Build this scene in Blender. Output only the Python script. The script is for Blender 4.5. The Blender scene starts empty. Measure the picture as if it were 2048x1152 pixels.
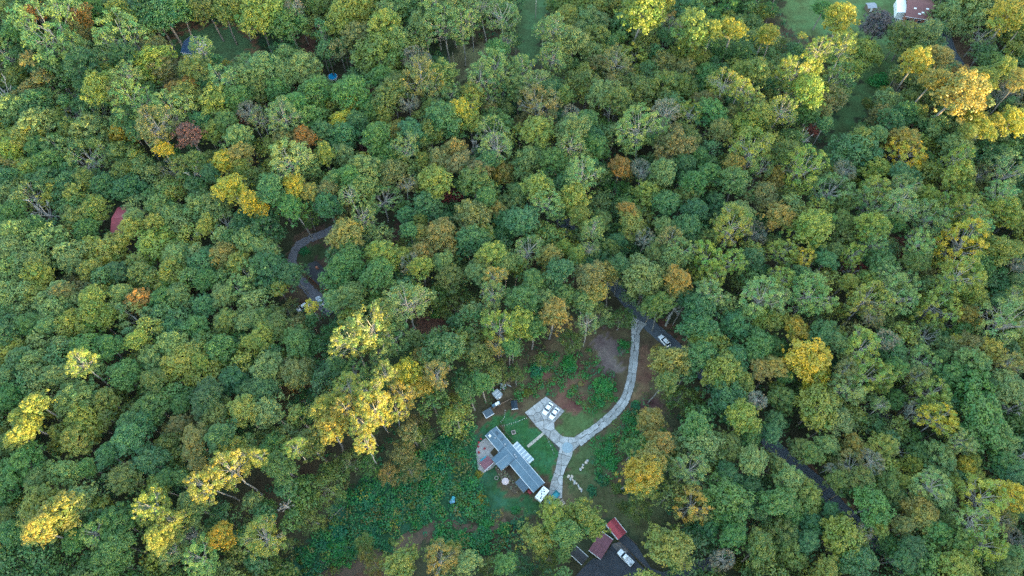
import bpy, bmesh, math, random
import numpy as np
from mathutils import Vector, Matrix
random.seed(7); RNG = np.random.default_rng(7)
SC = bpy.context.scene; COL = SC.collection

# ------------------------------------------------------------------ camera
CAM_H = 215.0; PITCH = math.radians(61.5); FPX = 1365.0
cd = bpy.data.cameras.new("camera"); cam = bpy.data.objects.new("camera", cd); COL.objects.link(cam)
cd.lens = 24.0; cd.sensor_width = 36.0; cd.clip_end = 5000.0; cd.clip_start = 0.5
cam.location = (0, 0, CAM_H); cam.rotation_euler = (math.pi/2 - PITCH, 0, 0)
SC.camera = cam

# ------------------------------------------------------------------ sky, sun, exposure
SUN_EL = math.radians(5.0)
TRAVEL = np.array([-0.80, 0.60]); TRAVEL = TRAVEL/np.linalg.norm(TRAVEL)   # light runs away from the viewer towards the upper left
w = bpy.data.worlds.new("World"); SC.world = w; w.use_nodes = True
nt = w.node_tree; bg = nt.nodes["Background"]
sky = nt.nodes.new("ShaderNodeTexSky"); sky.sky_type = 'NISHITA'; sky.sun_disc = False
sky.sun_elevation = SUN_EL
sky.sun_rotation = math.atan2(-TRAVEL[0], -TRAVEL[1])
sky.air_density = 1.0; sky.dust_density = 1.2; sky.ozone_density = 1.0
nt.links.new(sky.outputs[0], bg.inputs[0]); bg.inputs[1].default_value = 0.15
sd = bpy.data.lights.new("sun", 'SUN'); sun = bpy.data.objects.new("sun", sd); COL.objects.link(sun)
sd.energy = 2.2; sd.angle = math.radians(0.5); sd.color = (1.0, 0.74, 0.32)
ld = Vector((TRAVEL[0]*math.cos(SUN_EL), TRAVEL[1]*math.cos(SUN_EL), -math.sin(SUN_EL)))
sun.rotation_euler = ld.to_track_quat('-Z', 'Y').to_euler(); sun.location = (0, 0, 300)
SC.view_settings.view_transform = 'Standard'; SC.view_settings.look = 'None'
SC.view_settings.gamma = 1.0; SC.view_settings.use_curve_mapping = False
SC.view_settings.exposure = 4.3
SC.render.engine = 'CYCLES'
SC.cycles.pixel_filter_type = 'BLACKMAN_HARRIS'; SC.cycles.filter_width = 1.5
SC.cycles.max_bounces = 6; SC.cycles.diffuse_bounces = 3; SC.cycles.transmission_bounces = 3
SC.cycles.volume_bounces = 0; SC.cycles.transparent_max_bounces = 6
SC.cycles.use_adaptive_sampling = False; SC.cycles.use_denoising = False

# ------------------------------------------------------------------ from the photograph's measure to the ground
SP, CP = math.sin(PITCH), math.cos(PITCH)
def P(px, py, z=0.0):
    u = (px-1024)/FPX; v = (py-576)/FPX
    d = Vector((u, CP - v*SP, -(SP + v*CP)))
    t = (CAM_H - z)/-d.z
    return Vector((d.x*t, d.y*t, z))
def mpp(px, py, z=0.0):                    # metres to one photograph pixel there
    return (CAM_H - z)/(SP + (py-576)/FPX*CP)/FPX
def pix(x, y, z):
    yy, zz = y, z-CAM_H
    depth = yy*CP - zz*SP
    return 1024 + FPX*x/depth, 576 + FPX*(-yy*SP - zz*CP)/depth

# ------------------------------------------------------------------ objects
def tag(o, label=None, cat=None, group=None, kind=None):
    if label: o["label"] = label
    if cat: o["category"] = cat
    if group: o["group"] = group
    if kind: o["kind"] = kind
    return o
def empty(name, loc=(0, 0, 0), rz=0.0, label=None, cat=None, group=None):
    o = bpy.data.objects.new(name, None); COL.objects.link(o)
    o.location = loc; o.rotation_euler = (0, 0, rz); o.empty_display_size = 0.5
    return tag(o, label, cat, group)
def link_mesh(name, me, m, parent=None, smooth=False):
    if m is not None and not me.materials: me.materials.append(m)
    if smooth:
        me.polygons.foreach_set("use_smooth", [True]*len(me.polygons))
    o = bpy.data.objects.new(name, me); COL.objects.link(o)
    if parent is not None: o.parent = parent
    return o
class MB:
    """gathers shapes into one mesh"""
    def __init__(s): s.bm = bmesh.new()
    def box(s, c, size, rz=0.0, bevel=0.0, rot=None):
        r = bmesh.ops.create_cube(s.bm, size=1.0)
        vs = r['verts']
        M = Matrix.Translation(c) @ (rot.to_4x4() if rot is not None else Matrix.Rotation(rz, 4, 'Z')) @ Matrix.Diagonal((*size, 1))
        bmesh.ops.transform(s.bm, matrix=M, verts=vs)
        if bevel:
            es = list({e for v in vs for e in v.link_edges})
            bmesh.ops.bevel(s.bm, geom=es, offset=bevel, segments=2, affect='EDGES', profile=0.6)
        return s
    def tube(s, a, b, r0, r1=None, n=8):
        r1 = r0 if r1 is None else r1
        a = Vector(a); b = Vector(b); d = b-a
        q = d.to_track_quat('Z', 'Y')
        M = Matrix.Translation((a+b)/2) @ q.to_matrix().to_4x4()
        bmesh.ops.create_cone(s.bm, cap_ends=True, segments=n, radius1=r0, radius2=r1, depth=d.length, matrix=M)
        return s
    def poly(s, pts, depth=0.0):
        vs = [s.bm.verts.new(p) for p in pts]
        f = s.bm.faces.new(vs)
        if depth:
            r = bmesh.ops.extrude_face_region(s.bm, geom=[f])
            nv = [g for g in r['geom'] if isinstance(g, bmesh.types.BMVert)]
            bmesh.ops.translate(s.bm, verts=nv, vec=(0, 0, -depth))
        return s
    def faces(s, pts, fs):
        vs = [s.bm.verts.new(p) for p in pts]
        for f in fs: s.bm.faces.new([vs[i] for i in f])
        return s
    def mesh(s, name):
        bmesh.ops.recalc_face_normals(s.bm, faces=s.bm.faces[:])
        me = bpy.data.meshes.new(name); s.bm.to_mesh(me); s.bm.free()
        return me
    def build(s, name, m, parent=None, smooth=False):
        return link_mesh(name, s.mesh(name), m, parent, smooth)

# ------------------------------------------------------------------ materials
MATS = {}
def mat(name, col, rough=0.8, noise=0.0, scale=2.0, metal=0.0, col2=None, bump=0.0, spec=0.3):
    if name in MATS: return MATS[name]
    m = bpy.data.materials.new(name); m.use_nodes = True; t = m.node_tree
    b = t.nodes["Principled BSDF"]
    b.inputs["Roughness"].default_value = rough; b.inputs["Metallic"].default_value = metal
    b.inputs["Specular IOR Level"].default_value = spec
    b.inputs["Base Color"].default_value = (*col, 1)
    if noise or col2:
        tc = t.nodes.new("ShaderNodeTexCoord")
        n = t.nodes.new("ShaderNodeTexNoise"); n.inputs["Scale"].default_value = scale; n.inputs["Detail"].default_value = 6
        n.inputs["Roughness"].default_value = 0.65
        t.links.new(tc.outputs["Object"], n.inputs["Vector"])
        r = t.nodes.new("ShaderNodeMapRange"); r.inputs[1].default_value = 0.3; r.inputs[2].default_value = 0.7
        t.links.new(n.outputs["Fac"], r.inputs[0])
        mx = t.nodes.new("ShaderNodeMix"); mx.data_type = 'RGBA'
        c2 = col2 if col2 else tuple(c*(1-noise) for c in col)
        mx.inputs[6].default_value = (*c2, 1); mx.inputs[7].default_value = (*col, 1)
        t.links.new(r.outputs[0], mx.inputs[0]); t.links.new(mx.outputs[2], b.inputs["Base Color"])
        if bump:
            bp = t.nodes.new("ShaderNodeBump"); bp.inputs["Strength"].default_value = bump
            t.links.new(n.outputs["Fac"], bp.inputs["Height"]); t.links.new(bp.outputs[0], b.inputs["Normal"])
    MATS[name] = m
    return m

def leaf_material(name, stored=False):
    """leaves: the tree's own colour, varied from clump to clump and leaf to leaf, part of the light passing through"""
    m = bpy.data.materials.new(name); m.use_nodes = True; t = m.node_tree; N = t.nodes
    for n in list(N): N.remove(n)
    L = t.links.new
    out = N.new("ShaderNodeOutputMaterial")
    oi = N.new("ShaderNodeObjectInfo")
    a1 = N.new("ShaderNodeAttribute"); a1.attribute_name = "clump"
    a2 = N.new("ShaderNodeAttribute"); a2.attribute_name = "leaf"
    at = N.new("ShaderNodeAttribute"); at.attribute_name = "tone"        # joined masses carry their colour here
    hs = N.new("ShaderNodeHueSaturation")
    # base colour: the object's colour, or for joined masses the stored one
    mixb = N.new("ShaderNodeMix"); mixb.data_type = 'RGBA'
    mixb.inputs[0].default_value = 1.0 if stored else 0.0; L(oi.outputs["Color"], mixb.inputs[6]); L(at.outputs["Color"], mixb.inputs[7])
    # yellower clumps
    yel = N.new("ShaderNodeMix"); yel.data_type = 'RGBA'; yel.blend_type = 'MULTIPLY'
    yel.inputs[7].default_value = (2.0, 1.35, 0.8, 1)
    r1 = N.new("ShaderNodeMapRange"); r1.inputs[1].default_value = 0.45; r1.inputs[2].default_value = 1.0; r1.inputs[4].default_value = 0.58
    L(a1.outputs["Fac"], r1.inputs[0]); L(r1.outputs[0], yel.inputs[0]); L(mixb.outputs[2], yel.inputs[6])
    # greener clumps
    grn = N.new("ShaderNodeMix"); grn.data_type = 'RGBA'; grn.blend_type = 'MULTIPLY'; grn.inputs[7].default_value = (0.50, 0.86, 0.95, 1)
    r4 = N.new("ShaderNodeMapRange"); r4.inputs[1].default_value = 0.40; r4.inputs[2].default_value = 0.0; r4.inputs[3].default_value = 0.0; r4.inputs[4].default_value = 0.9
    L(a1.outputs["Fac"], r4.inputs[0]); L(r4.outputs[0], grn.inputs[0]); L(yel.outputs[2], grn.inputs[6])
    # leaf to leaf value
    r2 = N.new("ShaderNodeMapRange"); r2.inputs[3].default_value = 0.66; r2.inputs[4].default_value = 1.38
    L(a2.outputs["Fac"], r2.inputs[0]); L(r2.outputs[0], hs.inputs["Value"])
    r3 = N.new("ShaderNodeMapRange"); r3.inputs[3].default_value = 0.485; r3.inputs[4].default_value = 0.515
    L(oi.outputs["Random"], r3.inputs[0]); L(r3.outputs[0], hs.inputs["Hue"])
    hs.inputs["Saturation"].default_value = 1.06
    L(grn.outputs[2], hs.inputs["Color"])
    d = N.new("ShaderNodeBsdfDiffuse"); d.inputs["Roughness"].default_value = 0.6
    tr = N.new("ShaderNodeBsdfTranslucent")
    gl = N.new("ShaderNodeBsdfGlossy"); gl.inputs["Roughness"].default_value = 0.55
    L(hs.outputs[0], d.inputs[0]); L(hs.outputs[0], tr.inputs[0]); gl.inputs[0].default_value = (0.8, 0.85, 0.8, 1)
    mx = N.new("ShaderNodeMixShader"); mx.inputs[0].default_value = 0.28
    L(d.outputs[0], mx.inputs[1]); L(tr.outputs[0], mx.inputs[2])
    mg = N.new("ShaderNodeMixShader"); mg.inputs[0].default_value = 0.035
    L(mx.outputs[0], mg.inputs[1]); L(gl.outputs[0], mg.inputs[2])
    L(mg.outputs[0], out.inputs[0])
    return m
LEAF = leaf_material("leaves"); LEAFM = leaf_material("leaves_mass", True)
BARK = mat("bark_grey", (0.20, 0.185, 0.16), 0.9, 0.45, 3.0)
BARKP = mat("bark_pale", (0.24, 0.23, 0.20), 0.9, 0.35, 3.0)
BARKD = mat("bark_bare", (0.27, 0.26, 0.23), 0.9, 0.3, 3.0)
# ------------------------------------------------------------------ every tree that can be told apart in the photograph
# per sheet of 512 x 288 photograph pixels, enlarged four times: x, y, crown radius, form + colour (+ L: its top reaches the sun)
# forms: O dense crown, P open crown on rising limbs, S thin crown, D dead, C pine, W small soft tree, B shrub
SHEETS = {
(0,0): "430,280,225,Pl 300,110,70,Or 150,135,85,Ob 660,150,90,Or 640,270,90,Ob 620,410,115,Pl 150,240,95,Og 55,330,100,Ot 60,60,95,Ol 230,50,95,Ot 400,45,100,Og 560,40,95,Oo 740,110,115,Og 860,50,90,Ol 975,110,95,Oy 1070,180,75,Oo 1200,60,140,OG 1330,130,140,Ot 1230,210,110,OG 1450,60,110,Og 1640,70,110,Oo 1800,90,105,Oo 1930,80,110,Oy 1000,320,165,Pl 1150,275,80,Oo 1130,410,90,Sb 1250,390,95,Ob 1020,480,95,OG 870,470,95,Pl 1090,535,65,Wb 60,480,135,Pl 330,530,110,Ot 560,570,150,OG 700,560,110,OG 150,620,100,Oo 300,745,110,Ob 60,770,80,Dp 880,590,85,Oy 1260,520,125,Oy 1340,590,105,Ob 1470,470,120,OG 1620,400,125,Pl 1850,430,105,Pl 1600,600,110,Oo 1830,530,50,WY 1710,510,70,Ot 1990,500,85,Pl 1980,640,110,Ol 1800,660,105,Pl 1680,700,85,Ot 700,690,70,Ot 830,710,115,Oy 1030,620,85,Pl 1180,650,105,Oy 990,750,95,Ob 1190,770,85,Ot 1080,850,130,Pl 590,790,105,Sl 720,850,95,Ot 1430,745,95,Or 1560,720,100,Or 1500,820,110,Oo 1400,900,130,Pl 1750,840,130,Oy 1900,790,95,Og 300,860,130,Ot 150,920,115,Ol 300,1020,135,Ol 490,980,80,Oo 620,930,85,Sp 600,1060,85,Oo 800,950,105,Pl 790,1070,125,Ol 1000,950,85,Ot 990,1075,100,OY 1270,1020,130,Pb 1120,1060,75,OG 1510,1080,95,Om 1620,980,75,Ot 1720,1060,85,Oy 1830,990,85,Og 1930,970,45,WR 2000,900,85,Sp 80,1110,85,Oy 230,1110,120,Oy 1300,1130,55,WY 1900,1120,100,Ol 40,920,85,Ot",
(1,0): "110,90,150,Oy 30,180,110,Oy 260,220,130,Og 310,60,70,Sp 490,50,85,Oo 560,120,60,Wo 700,130,110,Oy 820,90,110,Oy 700,220,110,Oo 560,330,130,Ct 250,450,110,Wt 60,560,110,Ol 380,590,110,Ol 240,610,90,Ol 560,640,100,Sb 300,680,50,Wp 880,60,120,Oy 1000,50,110,Ol 1100,120,110,Pl 1240,70,130,Ol 1340,220,110,Ol 1450,60,130,Pl 1560,100,120,Ol 1710,130,90,Pl 1500,200,120,Pl 1650,230,90,Pl 1800,60,100,Sl 1960,140,130,Sl 1040,240,110,Oy 830,320,110,Ob 1000,480,170,Oo 1120,340,100,Ol 1000,640,90,Og 1290,490,100,Sp 1450,540,90,Wt 1100,640,60,Oo 1100,740,110,Oo 1040,830,90,Oo 1320,660,130,Pb 1480,630,100,Oo 1450,780,100,Pl 1560,760,80,Pl 1930,400,90,Og 2010,340,70,Sl 1900,560,130,Pl 1800,650,110,Pl 1980,640,90,Pl 1720,770,80,Oy 1860,790,90,Sl 1720,850,70,Py 1640,900,90,OY 1720,990,90,Oy 1785,960,40,Wb 1890,1000,65,Og 1420,900,75,Oo 1220,830,75,Sp 1490,990,130,Ot 1260,1060,95,Ot 1400,1090,110,Oo 1090,1060,80,On 1030,960,70,Oy 920,900,80,Og 890,830,60,WY 760,840,60,OY 690,980,80,OY 810,1000,75,Ot 780,760,130,Og 480,760,110,Og 310,830,85,Og 180,760,90,Og 80,800,60,Wn 230,950,110,Pl 60,960,90,Sl 430,990,100,Og 540,1060,80,Ot 730,1100,110,Ot 970,1110,100,Og 390,1110,85,Or 250,1130,90,Ob 1900,1090,120,Sl 30,730,80,Oo",
(2,0): "30,40,80,Wt 30,340,80,Wt 430,60,110,Oy 250,250,110,Pl 350,260,90,Pl 460,150,90,Oy 600,60,90,Oy 580,190,90,Ol 690,220,110,Ol 820,80,110,Oo 880,250,110,Og 1040,130,140,OyL 1220,20,60,OYL 1390,100,110,Ot 1520,40,70,Ol 1580,140,70,Og 1720,60,110,Wg 1890,80,80,Wg 2000,110,70,Oy 1270,170,60,Wn 1260,270,110,Sp 1460,270,130,OyL 1600,250,60,OyL 1750,250,95,OYL 2020,290,70,OYL 1900,210,80,Ol 480,360,110,Ol 680,360,110,Oo 950,510,130,Py 830,520,110,Pb 1050,380,110,Oo 1100,560,60,Wt 1220,560,120,Ob 1210,740,120,Oo 1360,740,110,Oo 1380,580,90,Ob 1400,430,120,Oy 1500,490,90,Oy 1650,420,80,Og 1820,470,100,Og 1560,640,110,Og 1830,590,70,OyL 1700,680,120,SyL 1830,730,70,PyL 1960,590,90,OgL 1900,830,95,PgL 1980,900,80,OyL 320,470,90,Pl 90,540,110,Pl 190,690,90,Pl 40,720,80,Ol 290,740,80,Ot 230,860,130,Pb 400,790,80,Oo 710,760,95,Ol 830,820,85,Oo 930,890,70,Oo 785,880,60,Dp 670,900,60,Wn 500,660,60,Wo 640,970,90,Wo 470,930,70,Sp 580,1010,100,Og 480,1070,110,Ol 210,1070,110,Oy 650,1110,80,Ot 1000,1060,130,Pl 1230,900,100,Sp 1420,920,90,Sy 1560,820,85,Ob 1600,940,110,Og 1760,930,80,Ob 1850,1060,120,Oy 1650,1060,80,Ob 1400,1110,90,Oo 1280,1110,80,Ob 1180,1040,80,Pl 2000,980,80,Oo",
(3,0): "30,70,90,Wg 180,140,60,OYL 570,170,175,OYL 880,215,140,Ok 440,90,70,Og 20,290,55,OYL 270,290,35,WyL 390,420,75,PyL 580,390,100,PyL 770,430,110,Oy 700,560,90,Oy 560,500,80,Ol 210,430,70,Ot 150,540,70,Oy 200,600,110,PyL 370,560,60,OyL 320,740,110,OyL 140,770,100,Pl 540,670,110,Pl 100,900,120,SyL 320,930,90,Og 440,900,50,Ob 450,1010,75,Ot 350,1060,55,WR 270,1110,50,Dp 580,930,70,Oy 1250,300,170,Ol 1080,330,110,Oo 1540,130,170,Ol 1690,310,120,Sl 1900,170,110,OYL 2030,220,60,OyL 1180,510,95,OYL 1370,470,100,ObL 1330,650,90,ObL 1550,600,100,ObL 1500,770,160,ObL 1700,650,95,OyL 1790,530,100,Og 1870,560,85,OyL 1990,660,70,ObL 1850,640,60,Sp 1900,760,110,Sp 1100,640,110,Oo 1030,720,60,Wp 930,750,50,Wy 1180,680,90,Ol 1240,730,80,Oo 960,850,110,Ol 1110,820,80,Oo 1070,930,90,Ot 1200,910,60,Oy 960,1000,90,Ot 820,1000,60,Wb 750,1040,70,Wg 870,1090,65,Ol 740,1120,80,Oy 1100,1060,75,Wm 1080,1140,90,On 1310,1050,120,Ol 1650,950,75,OYL 1720,1030,80,OYL 1820,970,50,OYL 1950,980,100,OYL 1600,1060,60,OyL 1560,1120,110,Ol 1800,1110,100,Ol 1420,940,90,Oo 1700,800,70,Ol 800,830,60,By 880,650,90,Bv",
(0,1): "100,60,100,Oy 240,210,80,Oy 100,180,60,Wb 330,60,100,Og 430,170,90,Og 500,60,110,Pl 730,130,160,Sl 70,290,80,Ot 990,100,120,Oo 1030,250,100,Oo 1150,180,80,Ol 390,300,80,Ot 560,320,90,Ot 690,300,80,Oo 850,330,100,OG 1050,370,110,OG 1310,50,60,OY 1390,80,50,Wg 1390,220,110,Sb 1590,150,70,Oo 1570,220,70,Dp 1790,160,90,OY 1940,100,90,On 1940,210,70,Oy 1710,250,80,OG 1590,350,80,OG 1860,370,110,OY 2000,470,75,OY 60,430,90,Ol 290,440,110,Sl 380,560,90,Dp 110,600,110,Og 770,540,90,Oy 640,620,110,Oo 700,700,80,Og 310,680,85,Og 530,720,80,Wn 130,700,90,Ol 440,830,150,Ol 130,860,110,Ol 320,950,80,Ol 590,950,90,Ol 870,870,130,Oy 1080,580,60,Ol 1070,680,80,Oy 1260,640,65,Oy 1290,500,90,Ol 1400,580,90,Ol 1620,520,130,Ol 1750,520,90,Ol 1640,680,60,Oy 1820,650,100,Sl 1950,620,90,OG 1290,830,140,Oy 1420,890,90,Ol 1640,960,115,Ot 1820,920,110,On 1900,970,90,Oy 2000,800,100,Ol 1980,1060,100,Pl 770,1030,110,Oy 1140,1050,110,Oo 1400,1060,120,Oy 950,1040,80,OG 330,1060,110,Oy 60,1040,120,Ol 560,1130,70,Wb 1640,1090,80,Og 30,760,40,Wb",
(1,1): "290,160,140,Pl 200,60,90,Oy 430,200,80,Ol 550,80,70,Oy 700,100,80,Ol 400,30,40,WR 890,70,70,Wm 1060,90,90,Og 1200,40,90,Pl 1340,130,65,Oy 1170,170,60,Oy 1010,180,90,Ol 880,230,110,Ol 750,270,80,Og 1100,240,90,Ob 1480,130,90,Ob 1620,160,90,Ob 1600,50,70,On 1740,40,70,Dp 1920,50,110,Sl 1850,140,75,Ot 1970,240,90,On 1770,220,90,Ob 1750,330,130,Oo 1440,320,110,Oy 1570,440,65,WR 1830,440,75,Og 300,350,80,OY 430,390,60,On 130,390,100,Ot 290,520,100,Og 40,530,55,OY 570,370,70,Ob 650,330,90,Ol 750,410,75,Sl 850,370,80,Ol 580,500,90,OG 430,590,90,Wo 860,580,90,Sl 1040,450,115,Sl 1210,330,65,Sb 1360,500,115,Ot 1200,580,60,Ot 1520,620,60,Ot 1310,610,60,Oy 1230,700,60,Ot 1330,720,65,On 1500,750,115,On 1740,610,125,Ob 1830,720,70,Oy 1930,540,65,On 2010,620,90,Ot 1720,800,110,Ot 1970,740,80,Ot 730,620,80,Wb 720,750,115,On 60,820,90,Ol 100,690,110,OG 130,1040,130,OG 300,1060,90,OG 760,860,80,Og 760,960,110,Og 1010,900,100,Oy 1160,950,90,Oy 650,1090,110,Og 980,1060,110,Og 1220,820,80,Wo 1340,880,80,On 1330,990,80,Oy 1230,960,75,Sp 1500,950,70,Ol 1900,900,100,Oy 1910,1070,70,Pn 1780,1030,80,Ol 1840,950,80,Oo 1560,1070,90,Oo 380,860,50,BV 2000,970,80,Ol",
(2,1): "140,150,110,Ol 350,160,100,Og 560,110,80,Ol 470,20,90,Pl 650,20,90,Og 220,360,100,Oy 30,240,50,Wn 40,400,70,Ol 560,250,110,Pl 420,330,90,Ot 720,220,70,Wt 870,190,80,Or 920,270,45,Wn 1030,210,80,Sp 830,390,115,Wg 1090,400,100,Oy 1200,250,95,Ol 1370,190,85,OG 1500,110,70,Og 1290,60,120,Ob 1770,160,70,On 1900,80,140,Py 1990,200,80,Sl 1560,250,95,Og 1770,330,110,Og 1450,320,85,Og 1390,430,85,Oo 1230,500,100,Ot 1460,540,80,Ot 1620,520,90,Ot 1410,700,110,Ot 500,450,120,Oy 290,480,100,Pl 380,540,80,Ol 540,580,80,Oy 920,530,60,Or 960,640,100,Oy 710,610,70,Oo 1230,670,80,Ol 1800,560,90,Ol 1740,660,130,Py 1560,770,65,Oo 1940,720,80,Sp 1990,430,110,Ob 1270,770,80,Pb 1350,870,100,Pl 1250,930,90,Ol 1560,930,110,Py 1760,950,90,Py 1910,930,80,Ot 1590,1080,90,Py 1320,1090,90,Or 1030,1060,140,Ol 910,820,30,WY 760,840,75,Oo 840,780,60,Ot 650,690,75,Pl 620,850,60,Sl 700,950,80,Ot 860,970,70,Ot 130,860,110,Sl 80,620,110,Ot 40,980,70,Oy 300,900,75,On 420,840,60,Oy 520,900,60,Oy 380,1030,100,Ot 160,1110,90,Og 620,1080,100,Ob 770,1050,80,On 1150,830,70,Ol 1060,760,70,Sp 1130,880,60,Oo",
(3,1): "150,110,95,Oo 270,220,130,Py 700,90,150,Ot 610,220,80,Sp 870,230,110,Oy 1090,100,130,PY 1050,250,80,Ot 1500,150,90,Py 1490,300,110,Oy 1690,250,80,Sb 1880,250,120,Pl 1850,420,90,Pl 2010,450,60,Oo 1480,50,100,Ol 1850,120,80,Ot 500,390,140,Sl 870,370,90,Py 830,490,110,Pl 1050,490,110,Pl 1080,350,90,Pl 1250,450,100,Oy 1450,530,110,Py 1600,530,100,Py 1650,640,90,Pl 1850,560,100,Oy 1950,600,80,Oy 1280,620,120,Pl 610,460,90,Oo 320,690,130,Oy 570,640,80,Oo 820,680,100,Oy 1010,660,70,Og 830,790,90,Pl 1030,790,50,WR 1040,880,40,WR 1520,830,150,PY 1800,870,130,Oy 1200,820,90,Pl 1500,1070,130,Py 1650,1110,60,Oy 120,880,100,Py 290,910,70,PY 670,900,80,Py 460,930,70,Ot 540,860,60,Ol 900,1000,110,Og 700,1010,85,WR 660,1060,60,Dp 640,1110,60,Oy 780,1110,70,Oy 450,1080,75,Wm 270,1070,70,Ot 120,1080,80,Py 360,1120,70,Ol 1190,1060,70,Wb 1180,950,80,Oo 1700,980,80,Og 1990,980,60,Sp 2010,1110,60,Ol 20,270,80,On 70,580,100,On 960,1100,90,Pl 1100,1130,90,Pl 1960,840,60,Oy",
(0,2): "100,80,130,Ol 520,40,70,Ob 460,170,110,Ol 760,110,95,Oy 1130,110,80,Or 980,60,70,Ol 1290,110,90,Og 1450,60,90,Ol 1650,140,90,Ot 790,250,130,Oy 610,310,120,Oy 250,310,100,Og 60,380,80,Ot 390,310,70,Ol 1140,290,150,Pl 1090,420,70,Oy 1390,350,90,Ot 1580,330,90,Og 1830,270,80,Oo 1980,270,80,Ol 1930,40,110,Pl 1780,70,80,Ol 2000,430,60,Oy 120,530,120,Oy 300,610,110,Ol 500,520,55,Wn 720,520,130,Og 910,480,90,Og 670,600,90,PlL 500,700,100,Ol 60,720,90,Ol 1000,700,110,Og 1250,750,90,Oo 1250,590,100,Ol 1470,620,130,Oy 1380,480,110,Ol 1780,510,110,Og 100,880,100,Og 300,930,90,OyL 160,1030,60,OyL 250,1100,80,OyL 660,920,130,Ol 860,910,80,Oo 700,1060,110,Oy 1250,960,110,Og 1450,930,70,Og 1150,1080,90,Ot 1040,1090,80,Ot 1660,880,110,OG 1880,760,110,OG 1990,830,80,OG 1460,1090,85,Ob 1720,1050,120,Oo 1960,970,100,Oy 1600,590,70,Oy 600,850,90,Ol",
(1,2): "60,280,90,Oo 180,320,90,Oo 260,180,80,Wb 350,260,65,Wb 440,150,75,PY 620,110,110,Ol 780,70,100,Ol 60,400,90,Oy 330,450,100,Og 600,380,80,Wg 1210,130,130,Pl 930,320,150,PlL 770,430,120,PlL 1090,410,110,Pl 1000,520,90,Pl 1620,160,150,Wo 1900,60,90,Pl 1440,200,50,Bv 1950,330,110,Py 1920,460,60,Pn 2030,480,60,Og 1500,510,150,Ot 1570,360,60,Wb 1330,580,80,On 1760,540,110,Oo 1240,690,110,OY 1310,790,80,OY 1440,690,90,PbL 110,660,130,Ol 340,680,110,Ob 310,790,50,Wr 540,560,130,WG 640,640,80,OG 440,940,130,WG 800,700,100,Pl 1030,700,90,PlL 740,800,100,PyL 900,830,80,PyL 1180,860,90,PnL 550,970,85,OYL 720,960,80,PYL 950,960,110,PYL 1120,980,80,PYL 610,1100,120,OYL 860,1080,100,PYL 110,1000,120,Ol 60,850,100,Ot 1600,930,110,Wy 1800,930,110,Og 1700,820,80,Og 1800,750,80,Og 1250,1090,90,Wb 1340,1130,60,Wo 1950,680,80,Wo",
(2,2): "90,100,100,Og 270,110,80,Ol 400,70,80,Og 560,110,90,Ol 660,30,80,On 330,220,110,On 60,290,110,Oy 180,320,80,Og 690,240,100,Wl 870,260,90,Wg 480,430,100,Wo 1030,60,130,Wl 1170,150,90,Oo 1300,10,80,On 1300,150,90,Dp 1390,100,70,OG 1570,60,100,Pl 1500,190,110,OG 1490,330,110,Ot 1540,430,90,Oy 1780,310,95,Ot 1980,100,130,Pl 1990,250,80,Oy 1720,430,90,Wm 1960,460,100,Og 1770,590,110,Ot 1280,600,150,On 1160,500,50,Wn 1500,560,110,Ot 1670,660,130,Oy 1830,760,80,Oy 1700,890,150,Ot 1990,640,80,On 1350,880,120,Wo 1110,1080,95,On 1480,1110,110,Og 1850,1040,110,Oy 1960,900,70,Sp 900,450,45,Bv 740,800,100,Bv 460,600,80,Bv 190,670,80,BV 120,840,45,By 230,590,50,Wo 690,900,60,Bv 950,1060,70,Bv 990,950,50,BV 1230,760,80,Oo 600,290,80,Sl 30,700,60,Wo",
(3,2): "60,90,90,Pl 330,70,140,Pl 790,110,130,Py 1000,80,130,Pl 820,220,90,Sb 1330,170,140,Py 1600,70,90,Oy 1420,20,90,Pl 1570,230,90,On 1850,120,70,Ot 1880,290,160,Pl 1980,60,70,Sy 50,260,100,Oy 220,330,90,OY 50,480,80,Og 310,570,150,OY 370,690,100,OY 40,640,80,On 420,380,100,Ot 540,450,80,Ol 730,480,120,Py 620,660,80,Pb 760,720,130,Py 920,720,90,Py 1250,400,110,Sl 1100,390,60,Wb 930,420,80,Sp 940,490,110,Ot 1520,440,50,OY 1600,480,110,Ob 1760,520,90,On 1210,600,110,Pl 1010,650,70,Og 1380,540,50,Og 1180,720,80,Pb 1450,490,80,Ol 1580,800,180,Og 1600,620,110,Ol 1900,810,120,Ol 1290,860,120,Py 1090,790,60,Wo 620,800,110,Pl 400,960,150,Oy 560,1060,90,Ol 690,1010,90,Wm 870,1050,80,Wp 900,940,60,Sl 1000,900,70,Og 1160,990,70,Sp 1360,1050,110,PY 1700,1060,170,Og 1950,960,80,Dp 2000,1060,70,Og 60,1080,70,Ot 100,900,90,Oo 130,700,60,Og 1930,600,80,Pb 1960,640,40,Wr 1420,700,90,Og 820,930,60,Wm 1280,970,70,Oo",
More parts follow.
